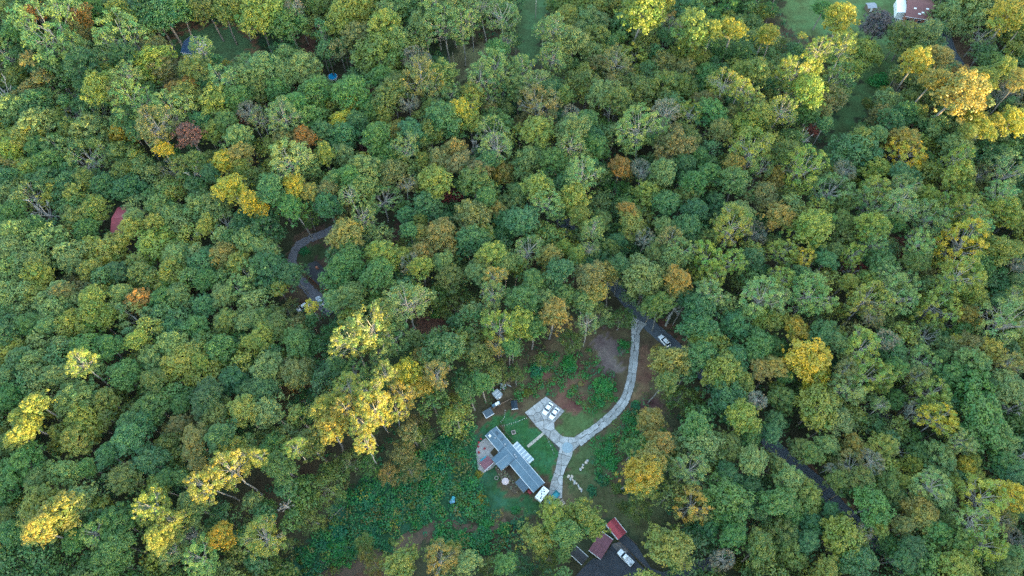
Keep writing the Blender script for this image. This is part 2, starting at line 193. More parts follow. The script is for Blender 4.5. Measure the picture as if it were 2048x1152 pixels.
(0,3): "180,40,80,OyL 60,110,80,Oo 650,80,110,Oy 1040,70,110,Ot 880,180,80,Ot 1380,110,100,Oo 1560,90,100,On 1760,60,100,Ot 1590,230,90,Ob 1860,130,100,Oy 1850,300,130,PYL 1640,430,110,PYL 2000,200,70,Oy 250,280,130,Og 60,390,130,Og 330,380,90,Ol 540,330,110,Ol 700,290,70,Og 830,460,110,WG 1030,390,110,Oo 1220,230,110,Ot 1350,380,80,Og 1280,460,90,Oy 330,590,120,OyL 640,560,140,Ol 460,680,150,OlL 320,790,90,OYL 80,700,80,Oo 100,820,90,Ot 960,720,110,Og 760,810,80,Pl 1230,600,110,PyL 1380,720,90,PyL 1380,800,80,OyL 1560,600,110,Ol 1250,870,80,OyL 620,860,90,Og 940,900,110,Og 920,1050,130,Og 1400,950,90,Pl 1780,840,85,OY 1550,830,80,Sl 1620,1010,110,Pl 1700,1100,90,Wg 1480,380,70,Og",
(1,3): "560,450,140,Wo 600,330,90,Wo 750,240,110,Wo 880,100,70,PYL 310,130,70,PyL 30,200,60,PyL 150,130,90,Og 430,100,110,Oo 190,280,100,Og 1190,180,100,Wb 1230,300,110,Wb 1060,330,80,Wn 920,270,80,Wg 1340,60,70,Wo 240,590,45,Dp 90,590,70,Wg 440,700,100,Wo 60,850,130,Py 260,890,50,Wo 190,910,30,Wn 870,880,75,Wo 880,970,70,Wn 960,1090,80,Wn 1170,1050,130,Oy 1490,1010,110,Pn 1560,960,60,Oy 1700,1040,80,Ol 1860,1100,90,Wo 1990,1060,70,Og 1780,530,55,BY 1710,600,40,Bn 1220,660,35,By 1830,600,45,By 1640,520,80,Bo 1580,180,40,By 1420,200,100,BV 1440,400,100,Bv 1380,560,110,BV 1220,520,80,BV 1050,600,110,BV 880,560,110,BV 950,460,90,BV 1300,720,60,Bv 1500,840,110,Bv 1640,850,90,Bv 1800,870,110,BV 700,980,100,Bv 530,900,80,BV 660,800,90,BV 900,780,80,BV 400,1000,80,BV 1050,930,70,BV 1840,730,70,Bv 1500,90,90,BV 160,1060,60,Wo 1990,770,70,Bv 1780,330,40,BY",
(2,3): "1090,240,120,On 1030,350,120,OY 1200,100,80,On 1060,450,100,Oy 1000,130,90,Og 1130,30,50,On 1500,80,130,Ol 1420,310,120,Pl 1730,110,100,Oo 1890,60,80,Og 1920,230,100,Ol 1740,340,85,Ot 1900,440,80,OG 1430,600,120,Pn 1720,560,150,Og 1660,700,90,Og 1240,920,190,Oy 330,670,120,Oy 200,850,120,Oy 540,650,100,Oy 620,720,110,Oy 420,800,100,Og 60,1070,90,Wt 300,1010,90,Wo 420,960,60,Og 1760,840,100,Og 1560,770,70,OG 1970,930,110,Oo 1650,930,90,WG 1490,1100,80,Wt 1680,1020,80,Sp 1830,1060,60,By 1960,640,70,OG 740,190,80,Bv 790,110,50,Bv 720,380,60,BV 640,470,50,BV 530,460,60,Wp 850,450,60,Bo 1000,620,90,Wo 900,590,60,Bo 60,740,60,BV 30,620,40,Bv 800,250,60,Bv 950,30,60,Bo",
(3,3): "60,270,85,Oo 170,370,90,Ol 30,30,70,Ot 280,520,110,Oy 430,520,75,Og 500,620,70,Ot 60,560,110,Og 160,650,110,Og 330,740,100,Ot 80,820,120,Oo 150,960,110,Oo 310,900,80,Ot 600,840,140,Oy 560,720,60,Oy 680,1010,130,Ot 590,1060,70,Og 370,1010,80,Wb 470,960,70,Wp 460,1110,90,Oy 760,800,60,Sp 820,600,120,Og 870,740,75,Oy 960,900,80,Og 960,800,50,Wn 1190,620,120,On 1240,700,90,On 1080,760,80,Ob 1340,800,90,Og 1200,1060,150,Og 1080,1030,80,Ot 240,150,90,Oo 340,180,80,Oo 460,100,70,Ol 670,110,80,On 890,130,100,Oy 660,280,110,Sb 820,240,80,Sp 1050,160,40,Dp 1180,170,80,Og 1150,260,90,Oy 1330,230,110,Ol 1560,270,70,OY 1640,250,50,Oy 1540,80,80,Pl 1430,150,60,Oy 1650,70,90,Ol 1800,60,110,Ol 1850,240,100,Og 1930,330,90,Ot 1990,200,60,Dp 1080,400,55,Oy 1290,440,110,Pl 1480,410,70,Oy 1650,380,90,Oy 1700,540,150,Py 1940,510,90,OY 1980,600,70,Ot 1640,740,120,Sl 1700,900,140,Py 1500,880,90,Oo 1950,850,80,Sp 1830,700,90,Sb 1490,1060,110,Oy 1350,560,100,Ol 1900,640,70,Oy 1990,1000,80,Ol 1900,1090,90,Ol 1800,1060,80,Og 1020,540,80,Ol 700,400,100,Oo 560,380,80,Oo 500,290,40,Sp 950,420,90,Oo 1460,720,70,Oo 1150,950,90,OG 1280,930,90,Oo",
}
# ------------------------------------------------------------------ leaves and limbs
def unit(a): return a/np.maximum(np.linalg.norm(a, axis=-1, keepdims=True), 1e-9)
def leaf_quads(rng, cen, rad, per, size, flat=0.75, up=0.55, jit=0.6, shell=(0.72, 1.05), zmin=-0.55, asp=0.72):
    """cen (k,3), rad (k,): leaf-clump quads. returns verts, clump value, leaf value"""
    k = len(cen); n = k*per
    d = rng.normal(size=(n, 3)); d = unit(d)
    low = d[:, 2] < zmin; d[low, 2] *= -1
    idx = np.repeat(np.arange(k), per)
    s = rng.uniform(shell[0], shell[1], n)
    p = cen[idx] + d*(rad[idx]*s)[:, None]*np.array([1, 1, flat])
    nor = unit(d*0.75 + np.array([0, 0, up]) + rng.normal(size=(n, 3))*jit*0.6)
    t = unit(np.cross(nor, rng.normal(size=(n, 3)))); b = np.cross(nor, t)
    h = size*rng.uniform(0.65, 1.35, n)[:, None]*0.5
    a = t*h; c = b*h*asp
    q = np.stack([p-a, p+c*0.95-a*0.1, p+a, p-c*0.95+a*0.15], 1)      # a bent leaf-like lozenge
    q[:, 1] -= nor*h*0.25; q[:, 3] -= nor*h*0.25
    cl = rng.random(k)[idx]; lf = np.clip(rng.normal(0.5, 0.22, n), 0, 1)
    return q.reshape(-1, 3), cl, lf
def quads_mesh(name, parts, m, tones=None):
    V = np.concatenate([p[0] for p in parts]); C = np.concatenate([p[1] for p in parts]); Lf = np.concatenate([p[2] for p in parts])
    nq = len(V)//4
    me = bpy.data.meshes.new(name)
    me.vertices.add(len(V)); me.vertices.foreach_set("co", V.astype(np.float32).ravel())
    me.loops.add(nq*4); me.loops.foreach_set("vertex_index", np.arange(nq*4, dtype=np.int32))
    me.polygons.add(nq); me.polygons.foreach_set("loop_start", np.arange(0, nq*4, 4, dtype=np.int32))
    a = me.attributes.new("clump", 'FLOAT', 'FACE'); a.data.foreach_set("value", C.astype(np.float32))
    a = me.attributes.new("leaf", 'FLOAT', 'FACE'); a.data.foreach_set("value", Lf.astype(np.float32))
    if tones is not None:
        a = me.attributes.new("tone", 'FLOAT_COLOR', 'FACE'); a.data.foreach_set("color", tones.astype(np.float32).ravel())
    me.update(calc_edges=True); me.materials.append(m)
    return me
def tubes_mesh(name, segs, m, sides=5):
    """segs: (a, b, r0, r1)"""
    vs, fs = [], []
    for a, b, r0, r1 in segs:
        a = np.array(a, float); b = np.array(b, float); d = unit(b-a)
        x = unit(np.cross(d, [0.31, 0.77, 0.55])); y = np.cross(d, x); o = len(vs)
        for i in range(sides):
            t = 2*math.pi*i/sides; vs.append(a+(x*math.cos(t)+y*math.sin(t))*r0)
        for i in range(sides):
            t = 2*math.pi*i/sides; vs.append(b+(x*math.cos(t)+y*math.sin(t))*r1)
        for i in range(sides):
            j = (i+1) % sides; fs.append((o+i, o+j, o+sides+j, o+sides+i))
        fs.append(tuple(o+sides+i for i in range(sides)))
    me = bpy.data.meshes.new(name); me.from_pydata([tuple(v) for v in vs], [], fs); me.update()
    me.polygons.foreach_set("use_smooth", [True]*len(me.polygons)); me.materials.append(m)
    return me
def limbs(rng, ends, trunk_r, top, fork_lo, fork_hi, bend=0.12, thin=0.010, pole=-5.0):
    """a trunk from far below up to TOP, limbs curving up and out to ENDS"""
    S = []
    pts = [np.array([0, 0, pole])]
    zs = np.linspace(pole, top, 7)[1:]
    for z in zs: pts.append(np.array([rng.normal()*0.03, rng.normal()*0.03, z]))
    rr = np.interp([p[2] for p in pts], [pole, fork_lo, top], [trunk_r*1.35, trunk_r, trunk_r*0.22])
    for i in range(6): S.append((pts[i], pts[i+1], rr[i], rr[i+1]))
    for e in ends:
        z0 = rng.uniform(fork_lo, fork_hi) if fork_hi > fork_lo else fork_lo
        z0 = min(z0, e[2]-0.05)
        s = np.array([np.interp(z0, [p[2] for p in pts], [p[0] for p in pts]), np.interp(z0, [p[2] for p in pts], [p[1] for p in pts]), z0])
        m1 = s+(e-s)*0.4+np.array([0, 0, -bend*0.3])+rng.normal(size=3)*0.04
        m2 = s+(e-s)*0.75+rng.normal(size=3)*0.05
        r = trunk_r*rng.uniform(0.32, 0.5)
        S += [(s, m1, r, r*0.7), (m1, m2, r*0.7, r*0.45), (m2, e, r*0.45, thin*0.6)]
        for _ in range(2):
            t = m2+(e-m2)*rng.uniform(0, 0.6)
            S.append((t, t+unit((e-s)+rng.normal(size=3)*np.linalg.norm(e-s)*0.7)*rng.uniform(0.15, 0.3), r*0.3, thin*0.4))
    return S
def spread(rng, n, fn, dmin, tries=1500):
    out = []
    for _ in range(tries):
        p = fn()
        if not out or (((np.array(out)-p)**2).sum(1)).min() > dmin*dmin:
            out.append(p)
            if len(out) >= n: break
    return np.array(out)

FORMS = {}
def make_forms():
    # crowns of unit radius, centre at the origin
    def dome(rng, zlo, zt, rin=0.55):
        dirs = unit(rng.normal(size=(9, 3))); dirs[:, 2] = np.abs(dirs[:, 2])*0.8; dirs = unit(dirs); amp = rng.uniform(0.68, 1.28, 9)
        def f():
            while True:
                d = unit(rng.normal(size=3))
                if d[2] > zlo: break
            r = rng.uniform(rin, 0.93)
            c_ = dirs@d; lob = amp[int(np.argmax(c_))]*(0.60+0.48*max(c_.max(), 0)**4)+0.06*math.sin(5*math.atan2(d[1], d[0])+ph)
            return np.array([d[0]*r*lob, d[1]*r*lob, d[2]*r*zt])
        return f
    O = []
    for i in range(6):
        rng = np.random.default_rng(100+i); ph = rng.uniform(0, 6.28)
        c = spread(rng, 125, dome(rng, -0.30, [0.95, 1.15, 0.85, 1.0, 1.3, 0.9][i], 0.55), [0.155, 0.165, 0.16, 0.15, 0.17, 0.18][i])
        r = rng.uniform(0.09, 0.20, len(c))
        inner = spread(rng, 14, dome(rng, -0.5, 0.8, 0.2), 0.25); ri = rng.uniform(0.2, 0.3, len(inner))
        p1 = leaf_quads(rng, c, r, 42, 0.074, flat=0.85, zmin=-0.25, shell=(0.65, 1.2))
        p2 = leaf_quads(rng, inner, ri, 20, 0.11)
        tuft = unit(rng.normal(size=(46, 3))); tuft[:, 2] = np.abs(tuft[:, 2])*0.8-0.2; tuft *= rng.uniform(0.92, 1.22, (46, 1))*np.array([1, 1, 0.85])
        p3 = leaf_quads(rng, tuft, rng.uniform(0.06, 0.14, 46), 20, 0.070, jit=0.9, shell=(0.3, 1.2))
        ends = c[rng.permutation(len(c))[:10]]*0.85
        O.append((quads_mesh("crown_dense", [p1, p2, p3], LEAF), tubes_mesh("trunk_dense", limbs(rng, ends, 0.05, 0.35, -0.7, -0.1), BARK)))
    FORMS['O'] = O
    Pf = []
    for i in range(5):
        rng = np.random.default_rng(200+i); ph = rng.uniform(0, 6.28); hgt = [1.45, 1.25, 1.6, 1.3, 1.1][i]
        def f():
            a = rng.uniform(0, 6.28); z = rng.uniform(-0.55, 1.0)
            rm = (1-0.42*max(z, 0)**1.6)*(0.72+0.28*min(1, (z+0.7)/0.6)); rr = rm*rng.uniform(0.3, 0.97)**0.6
            rr *= 1+0.2*math.sin(3*a+ph+z)+0.1*math.sin(5*a+2*ph)
            return np.array([math.cos(a)*rr, math.sin(a)*rr, z*hgt*0.75])
        c = spread(rng, 120, f, 0.155)
        r = rng.uniform(0.07, 0.16, len(c))
        p1 = leaf_quads(rng, c, r*1.1, 46, 0.063, flat=0.85, jit=0.85, shell=(0.4, 1.15))
        order = np.argsort(-np.hypot(c[:, 0], c[:, 1])-c[:, 2]*0.3); ends = c[order[:30]]
        Pf.append((quads_mesh("crown_open", [p1], LEAF), tubes_mesh("trunk_open", limbs(rng, ends*0.93, 0.036, 0.75*hgt*0.9, -1.0, 0.1), BARKP)))
    FORMS['P'] = Pf
    S = []
    for i in range(4):
        rng = np.random.default_rng(300+i); hgt = [1.2, 1.0, 1.4, 0.9][i]
        def f():
            a = rng.uniform(0, 6.28); z = rng.uniform(-0.35, 1.0); rr = (1-0.35*max(z, 0)**2)*rng.uniform(0.35, 1.0)**0.5
            return np.array([math.cos(a)*rr, math.sin(a)*rr, z*hgt*0.7])
        c = spread(rng, 95, f, 0.16)
        p1 = leaf_quads(rng, c, rng.uniform(0.08, 0.17, len(c)), 34, 0.056, flat=0.9, jit=1.0, shell=(0.3, 1.2))
        Sg = limbs(rng, c[:30]*0.95, 0.042, 0.5, -0.9, 0.15, thin=0.013)
        S.append((quads_mesh("crown_thin", [p1], LEAF), tubes_mesh("trunk_thin", Sg, BARKP)))
    FORMS['S'] = S
    D = []
    for i in range(3):
        rng = np.random.default_rng(400+i)
        def f():
            a = rng.uniform(0, 6.28); rr = rng.uniform(0.3, 1.0); return np.array([math.cos(a)*rr, math.sin(a)*rr, rng.uniform(-0.2, 1.3)])
        ends = spread(rng, 12, f, 0.35)
        Sg = limbs(rng, ends, 0.085, 1.0, -1.4, 0.3, thin=0.03, pole=-4.0)
        for e in ends:
            for _ in range(3):
                t = e*rng.uniform(0.6, 0.95); Sg.append((t, t+unit(e+rng.normal(size=3)*0.8)*rng.uniform(0.2, 0.4), 0.022, 0.008))
        D.append((None, tubes_mesh("trunk_bare", Sg, BARKD)))
    FORMS['D'] = D
    W = []
    for i in range(4):
        rng = np.random.default_rng(500+i); ph = rng.uniform(0, 6.28)
        c = spread(rng, 70, dome(rng, -0.25, [0.8, 1.0, 0.7, 1.2][i], 0.5), 0.2)
        p1 = leaf_quads(rng, c, rng.uniform(0.14, 0.24, len(c)), 38, 0.072, flat=0.8, jit=1.0, shell=(0.3, 1.15))
        W.append((quads_mesh("crown_small", [p1], LEAF), tubes_mesh("trunk_small", limbs(rng, c[:12]*0.9, 0.045, 0.4, -0.7, 0.0, pole=-3.0), BARK)))
    FORMS['W'] = W
    B = []
    for i in range(4):
        rng = np.random.default_rng(600+i); ph = rng.uniform(0, 6.28)
        c = spread(rng, 52, dome(rng, 0.0, 0.55, 0.1), 0.21)
        p1 = leaf_quads(rng, c, rng.uniform(0.14, 0.26, len(c)), 30, 0.115, flat=0.7, jit=0.8, zmin=-0.2)
        B.append((quads_mesh("leaves_shrub", [p1], LEAF), None))
    FORMS['B'] = B
    Cn = []
    for i in range(2):
        rng = np.random.default_rng(700+i); cs, rs = [], []
        for z in np.linspace(-1.3, 1.5, 15):
            rad = max(0.12, 0.98*(1-(z+1.3)/3.1)**0.85)
            for k in range(max(3, int(9*rad))):
                a = rng.uniform(0, 6.28); cs.append([math.cos(a)*rad*0.8, math.sin(a)*rad*0.8, z+rng.normal()*0.06]); rs.append(rng.uniform(0.12, 0.24))
        p1 = leaf_quads(rng, np.array(cs), np.array(rs), 26, 0.085, flat=0.55, jit=0.8)
        ends = np.array(cs)[rng.permutation(len(cs))[:20]]
        Cn.append((quads_mesh("crown_pine", [p1], LEAF), tubes_mesh("trunk_pine", limbs(rng, ends, 0.05, 1.5, -1.3, 0.9, bend=0), BARK)))
    FORMS['C'] = Cn
make_forms()
# ------------------------------------------------------------------ ground
def inside(px, py, poly):
    px = np.asarray(px); py = np.asarray(py); r = np.zeros(px.shape, bool); n = len(poly)
    for i in range(n):
        x1, y1 = poly[i]; x2, y2 = poly[(i+1) % n]
        c = (y1 > py) != (y2 > py)
        with np.errstate(divide='ignore', invalid='ignore'):
            r ^= c & (px < (x2-x1)*(py-y1)/(y2-y1+1e-12)+x1)
    return r
def wpoly(pts, z=0.0): return [tuple(P(x, y, z)) for x, y in pts]
LITTER = (0.060, 0.046, 0.028); MOSS = (0.024, 0.042, 0.020)
LAWN = (0.030, 0.098, 0.034); OLIVE = (0.070, 0.105, 0.038); REDDIRT = (0.120, 0.058, 0.042)
ZONES = [   # outline in photograph pixels, ground colour
 ([(1105, 640), (1255, 615), (1345, 690), (1330, 860), (1260, 900), (1240, 1040), (1130, 1010), (1000, 1040), (940, 1010), (930, 870), (1000, 790), (1080, 720)], (0.082, 0.062, 0.036)),
 ([(955, 878), (985, 846), (1012, 822), (1048, 824), (1075, 856), (1118, 903), (1108, 955), (1088, 964), (995, 856), (968, 890)], LAWN),
 ([(962, 935), (985, 925), (1010, 985), (1060, 1000), (1088, 1010), (1060, 1028), (1005, 1025), (965, 985)], (0.028, 0.080, 0.032)),
 ([(1112, 862), (1132, 873), (1160, 872), (1215, 832), (1222, 812), (1196, 802), (1145, 818), (1118, 838)], OLIVE),
 ([(1146, 905), (1185, 876), (1245, 850), (1215, 930), (1190, 970), (1135, 990), (1127, 955)], (0.062, 0.090, 0.036)),
 ([(1128, 950), (1200, 960), (1250, 1000), (1335, 985), (1335, 1050), (1290, 1080), (1250, 1055), (1215, 1030), (1150, 1005)], (0.066, 0.070, 0.032)),
 ([(1186, 672), (1212, 664), (1232, 682), (1243, 735), (1220, 752), (1196, 722)], (0.118, 0.086, 0.078)),
 ([(1078, 742), (1105, 738), (1110, 765), (1088, 772)], REDDIRT), ([(1112, 768), (1150, 764), (1166, 790), (1160, 832), (1130, 828), (1112, 800)], REDDIRT),
 ([(1150, 735), (1178, 735), (1178, 762), (1152, 768)], REDDIRT),
 ([(1278, 690), (1302, 690), (1312, 720), (1296, 772), (1270, 812), (1256, 822), (1270, 770)], (0.130, 0.072, 0.046)),
 ([(1266, 820), (1300, 790), (1320, 800), (1310, 830), (1275, 860)], (0.100, 0.058, 0.046)),
 ([(330, 98), (372, 46), (500, 46), (528, 112), (470, 136), (370, 132)], (0.130, 0.070, 0.040)),
 ([(335, 100), (378, 54), (470, 50), (500, 80), (505, 112), (470, 124), (380, 125)], (0.060, 0.105, 0.045)),
 ([(600, 60), (628, 60), (640, 150), (680, 160), (760, 170), (770, 215), (745, 215), (690, 170), (612, 140)], (0.110, 0.062, 0.040)),
 ([(886, 142), (925, 90), (985, 92), (966, 142), (925, 166)], (0.115, 0.110, 0.055)),
 ([(1030, 140), (1036, -30), (1118, -30), (1085, 50), (1078, 130)], (0.058, 0.100, 0.040)),
 ([(1575, -60), (1900, -60), (1820, 60), (1795, 130), (1760, 175), (1722, 165), (1716, 60), (1610, 80), (1560, 40)], (0.075, 0.120, 0.045)),
 ([(1630, 330), (1668, 235), (1735, 140), (1785, 112), (1775, 175), (1705, 252), (1668, 330)], (0.058, 0.098, 0.036)),
 ([(1890, 60), (1960, 60), (1950, 150), (1900, 130)], (0.095, 0.060, 0.040)),
 ([(562, 520), (600, 470), (672, 440), (690, 470), (700, 520), (690, 620), (620, 640), (565, 600)], (0.085, 0.056, 0.038)),
 ([(592, 520), (606, 492), (648, 482), (668, 505), (626, 520), (610, 545)], (0.042, 0.062, 0.026)),
 ([(825, 640), (850, 625), (890, 640), (900, 662), (860, 680), (830, 670)], (0.085, 0.052, 0.036)),
 ([(765, 470), (805, 430), (815, 480), (800, 520), (775, 515)], (0.080, 0.045, 0.034)),
 ([(1565, 895), (1600, 905), (1712, 1015), (1700, 1030)], (0.120, 0.066, 0.040)),
 ([(1290, 610), (1310, 620), (1380, 680), (1360, 690), (1322, 655)], (0.110, 0.064, 0.040)),
 ([(650, 1152), (724, 1112), (812, 1070), (850, 1045), (880, 1060), (830, 1100), (740, 1180), (640, 1200)], (0.100, 0.062, 0.042)),
 ([(700, 975), (790, 940), (880, 890), (955, 850), (985, 935), (1000, 1030), (905, 1045), (850, 1060), (640, 1160), (530, 1160), (650, 1050)], (0.026, 0.075, 0.036)),
]
SHADE_HILL_S0 = -420.0; TAN = math.tan(SUN_EL)
def sn(x, y): return x*TRAVEL[0]+y*TRAVEL[1], x*TRAVEL[1]-y*TRAVEL[0]

def build_ground():
    x0, x1, y0, y1, st = -330.0, 330.0, -40.0, 380.0, 1.0
    xs = np.arange(x0, x1+st/2, st); ys = np.arange(y0, y1+st/2, st)
    # a few wide rows and columns carry the sheet out to the far edge
    xs = np.concatenate([[-900, -600, -430], xs, [430, 600, 900]]); ys = np.concatenate([[-900, -600, -300, -120], ys, [470, 640, 900]])
    X, Y = np.meshgrid(xs, ys)
    rng = np.random.default_rng(3)
    Z = 0.10*np.sin(X*0.21+1.3*np.sin(Y*0.13))*np.sin(Y*0.17) - 0.12
    depth = Y*CP + CAM_H*SP
    px = 1024 + FPX*X/np.maximum(depth, 1); py = 576 + FPX*(-Y*SP + CAM_H*CP)/np.maximum(depth, 1)
    jx = px + 7*np.sin(X*0.45+np.cos(Y*0.6)*2) + rng.normal(size=X.shape)*4; jy = py + 6*np.sin(Y*0.5+np.cos(X*0.55)*2) + rng.normal(size=X.shape)*4
    col = np.zeros((*X.shape, 4)); m = 0.5+0.5*np.sin(X*0.09+2*np.sin(Y*0.05))*np.sin(Y*0.08+1)
    col[..., :3] = np.array(LITTER)*(1-m[..., None]) + np.array(MOSS)*m[..., None]; col[..., 3] = 1
    for poly, c in ZONES:
        k = inside(jx, jy, poly); col[k, :3] = c
    ny, nx = X.shape
    me = bpy.data.meshes.new("ground")
    V = np.stack([X, Y, Z], -1).reshape(-1, 3)
    i = (np.arange(ny-1)[:, None]*nx + np.arange(nx-1)[None, :]).ravel()
    F = np.stack([i, i+1, i+1+nx, i+nx], 1)
    me.vertices.add(len(V)); me.vertices.foreach_set("co", V.astype(np.float32).ravel())
    me.loops.add(F.size); me.loops.foreach_set("vertex_index", F.astype(np.int32).ravel())
    me.polygons.add(len(F)); me.polygons.foreach_set("loop_start", np.arange(0, F.size, 4, dtype=np.int32))
    a = me.attributes.new("soil", 'FLOAT_COLOR', 'POINT'); a.data.foreach_set("color", col.reshape(-1, 4).astype(np.float32).ravel())
    me.update(calc_edges=True)
    g = bpy.data.materials.new("ground"); g.use_nodes = True; t = g.node_tree; b = t.nodes["Principled BSDF"]
    b.inputs["Roughness"].default_value = 0.95; b.inputs["Specular IOR Level"].default_value = 0.1
    at = t.nodes.new("ShaderNodeAttribute"); at.attribute_name = "soil"
    tc = t.nodes.new("ShaderNodeTexCoord")
    n1 = t.nodes.new("ShaderNodeTexNoise"); n1.inputs["Scale"].default_value = 0.9; n1.inputs["Detail"].default_value = 8; n1.inputs["Roughness"].default_value = 0.7
    n2 = t.nodes.new("ShaderNodeTexNoise"); n2.inputs["Scale"].default_value = 0.16; n2.inputs["Detail"].default_value = 4
    for n in (n1, n2): t.links.new(tc.outputs["Object"], n.inputs["Vector"])
    ad = t.nodes.new("ShaderNodeMath"); ad.operation = 'ADD'; t.links.new(n1.outputs["Fac"], ad.inputs[0]); t.links.new(n2.outputs["Fac"], ad.inputs[1])
    mr = t.nodes.new("ShaderNodeMapRange"); mr.inputs[1].default_value = 0.65; mr.inputs[2].default_value = 1.35; mr.inputs[3].default_value = 0.5; mr.inputs[4].default_value = 1.5
    t.links.new(ad.outputs[0], mr.inputs[0])
    hs = t.nodes.new("ShaderNodeHueSaturation"); t.links.new(mr.outputs[0], hs.inputs["Value"]); t.links.new(at.outputs["Color"], hs.inputs["Color"])
    hr = t.nodes.new("ShaderNodeMapRange"); hr.inputs[1].default_value = 0.3; hr.inputs[2].default_value = 0.7; hr.inputs[3].default_value = 0.47; hr.inputs[4].default_value = 0.53
    t.links.new(n2.outputs["Fac"], hr.inputs[0]); t.links.new(hr.outputs[0], hs.inputs["Hue"])
    t.links.new(hs.outputs[0], b.inputs["Base Color"])
    bp = t.nodes.new("ShaderNodeBump"); bp.inputs["Strength"].default_value = 0.6; bp.inputs["Distance"].default_value = 0.15
    t.links.new(n1.outputs["Fac"], bp.inputs["Height"]); t.links.new(bp.outputs[0], b.inputs["Normal"])
    tag(link_mesh("ground", me, g), kind="structure")
build_ground()

def ribbon(name, pts, z, m, thick=0.0, sub=6, wob=0.0, seed=1):
    """pts: (photo x, photo y, width in metres): a strip laid along them"""
    rng = np.random.default_rng(seed)
    w = [(P(x, y, z), wd) for x, y, wd in pts]; out = []
    for i in range(len(w)-1):
        p0 = w[max(i-1, 0)][0]; p1, a = w[i]; p2, b = w[i+1]; p3 = w[min(i+2, len(w)-1)][0]
        for k in range(sub):
            t = k/sub
            q = 0.5*((2*p1)+(-p0+p2)*t+(2*p0-5*p1+4*p2-p3)*t*t+(-p0+3*p1-3*p2+p3)*t**3); out.append((q, a+(b-a)*t))
    out.append(w[-1])
    vs, fs = [], []
    for i, (q, wd) in enumerate(out):
        d = out[min(i+1, len(out)-1)][0]-out[max(i-1, 0)][0]; n = Vector((-d.y, d.x, 0)).normalized()
        l, r = wd/2+rng.normal()*wob, wd/2+rng.normal()*wob
        vs += [q+n*l, q-n*r]
        if i: fs.append((2*i-2, 2*i-1, 2*i+1, 2*i))
    b = MB(); b.faces(vs, fs)
    if thick:
        r = bmesh.ops.extrude_face_region(b.bm, geom=b.bm.faces[:])
        bmesh.ops.translate(b.bm, verts=[g for g in r['geom'] if isinstance(g, bmesh.types.BMVert)], vec=(0, 0, -thick))
    return tag(b.build(name, m), kind="structure"), out
def sheet(name, pts, z, m, thick=0.25, kind="structure", parent=None):
    b = MB(); b.poly(wpoly(pts, z), thick)
    o = b.build(name, m, parent)
    return tag(o, kind=kind) if parent is None else o

ASPH = mat("asphalt", (0.085, 0.100, 0.115), 0.85, 0.35, 0.9, bump=0.2)
ASPH2 = mat("asphalt_patched", (0.058, 0.066, 0.080), 0.8, 0.5, 0.35, bump=0.15)
CONC = mat("old_concrete", (0.34, 0.335, 0.32), 0.9, 0.55, 0.8, bump=0.3)
CONC2 = mat("old_concrete_pale", (0.42, 0.415, 0.40), 0.9, 0.5, 0.9, bump=0.3)
CRACK = mat("joint_soil", (0.060, 0.060, 0.048), 1.0, 0.4, 2.0)
DIRT = mat("dirt", (0.115, 0.070, 0.048), 1.0, 0.55, 0.5, col2=(0.05, 0.045, 0.030))
GRAVEL = mat("gravel", (0.17, 0.155, 0.15), 1.0, 0.5, 2.5)

ribbon("road", [(1085, 395, 4.6), (1150, 470, 4.6), (1205, 540, 4.6), (1236, 580, 4.6), (1276, 627, 4.7), (1304, 655, 4.8), (1338, 684, 4.8), (1400, 742, 4.8), (1480, 825, 4.8), (1535, 880, 4.8),
                (1563, 907, 4.9), (1599, 937, 4.9), (1636, 969, 5.0), (1676, 1012, 5.0), (1735, 1070, 5.0), (1791, 1116, 5.0), (1840, 1170, 5.0)], 0.03, ASPH, 0.3, wob=0.1)
ribbon("road", [(1886, 40, 5.0), (1893, 75, 5.0), (1903, 105, 5.0), (1924, 135, 5.0), (1965, 170, 5.0), (2060, 225, 5.0)], 0.03, ASPH, 0.3, wob=0.1)
ribbon("dirt_drive", [(676, 452, 3.2), (650, 466, 3.2), (618, 478, 3.2), (594, 494, 3.2), (584, 520, 3.2), (588, 545, 3.2), (606, 566, 3.4), (624, 586, 4.0), (645, 606, 5.0), (668, 622, 5.0)], 0.03, mat("gravel_drive", (0.155, 0.150, 0.165), 1.0, 0.45, 0.8), 0.3, wob=0.2)
ribbon("dirt_track", [(640, 1175, 7.0), (690, 1140, 6.0), (724, 1124, 4.5), (770, 1104, 3.0), (812, 1084, 4.5), (835, 1072, 4.8), (850, 1060, 3.5), (882, 1049, 2.6), (912, 1050, 2.2), (950, 1060, 2.2), (982, 1058, 2.0), (1012, 1040, 2.0)], 0.02, DIRT, 0.3, wob=0.35)

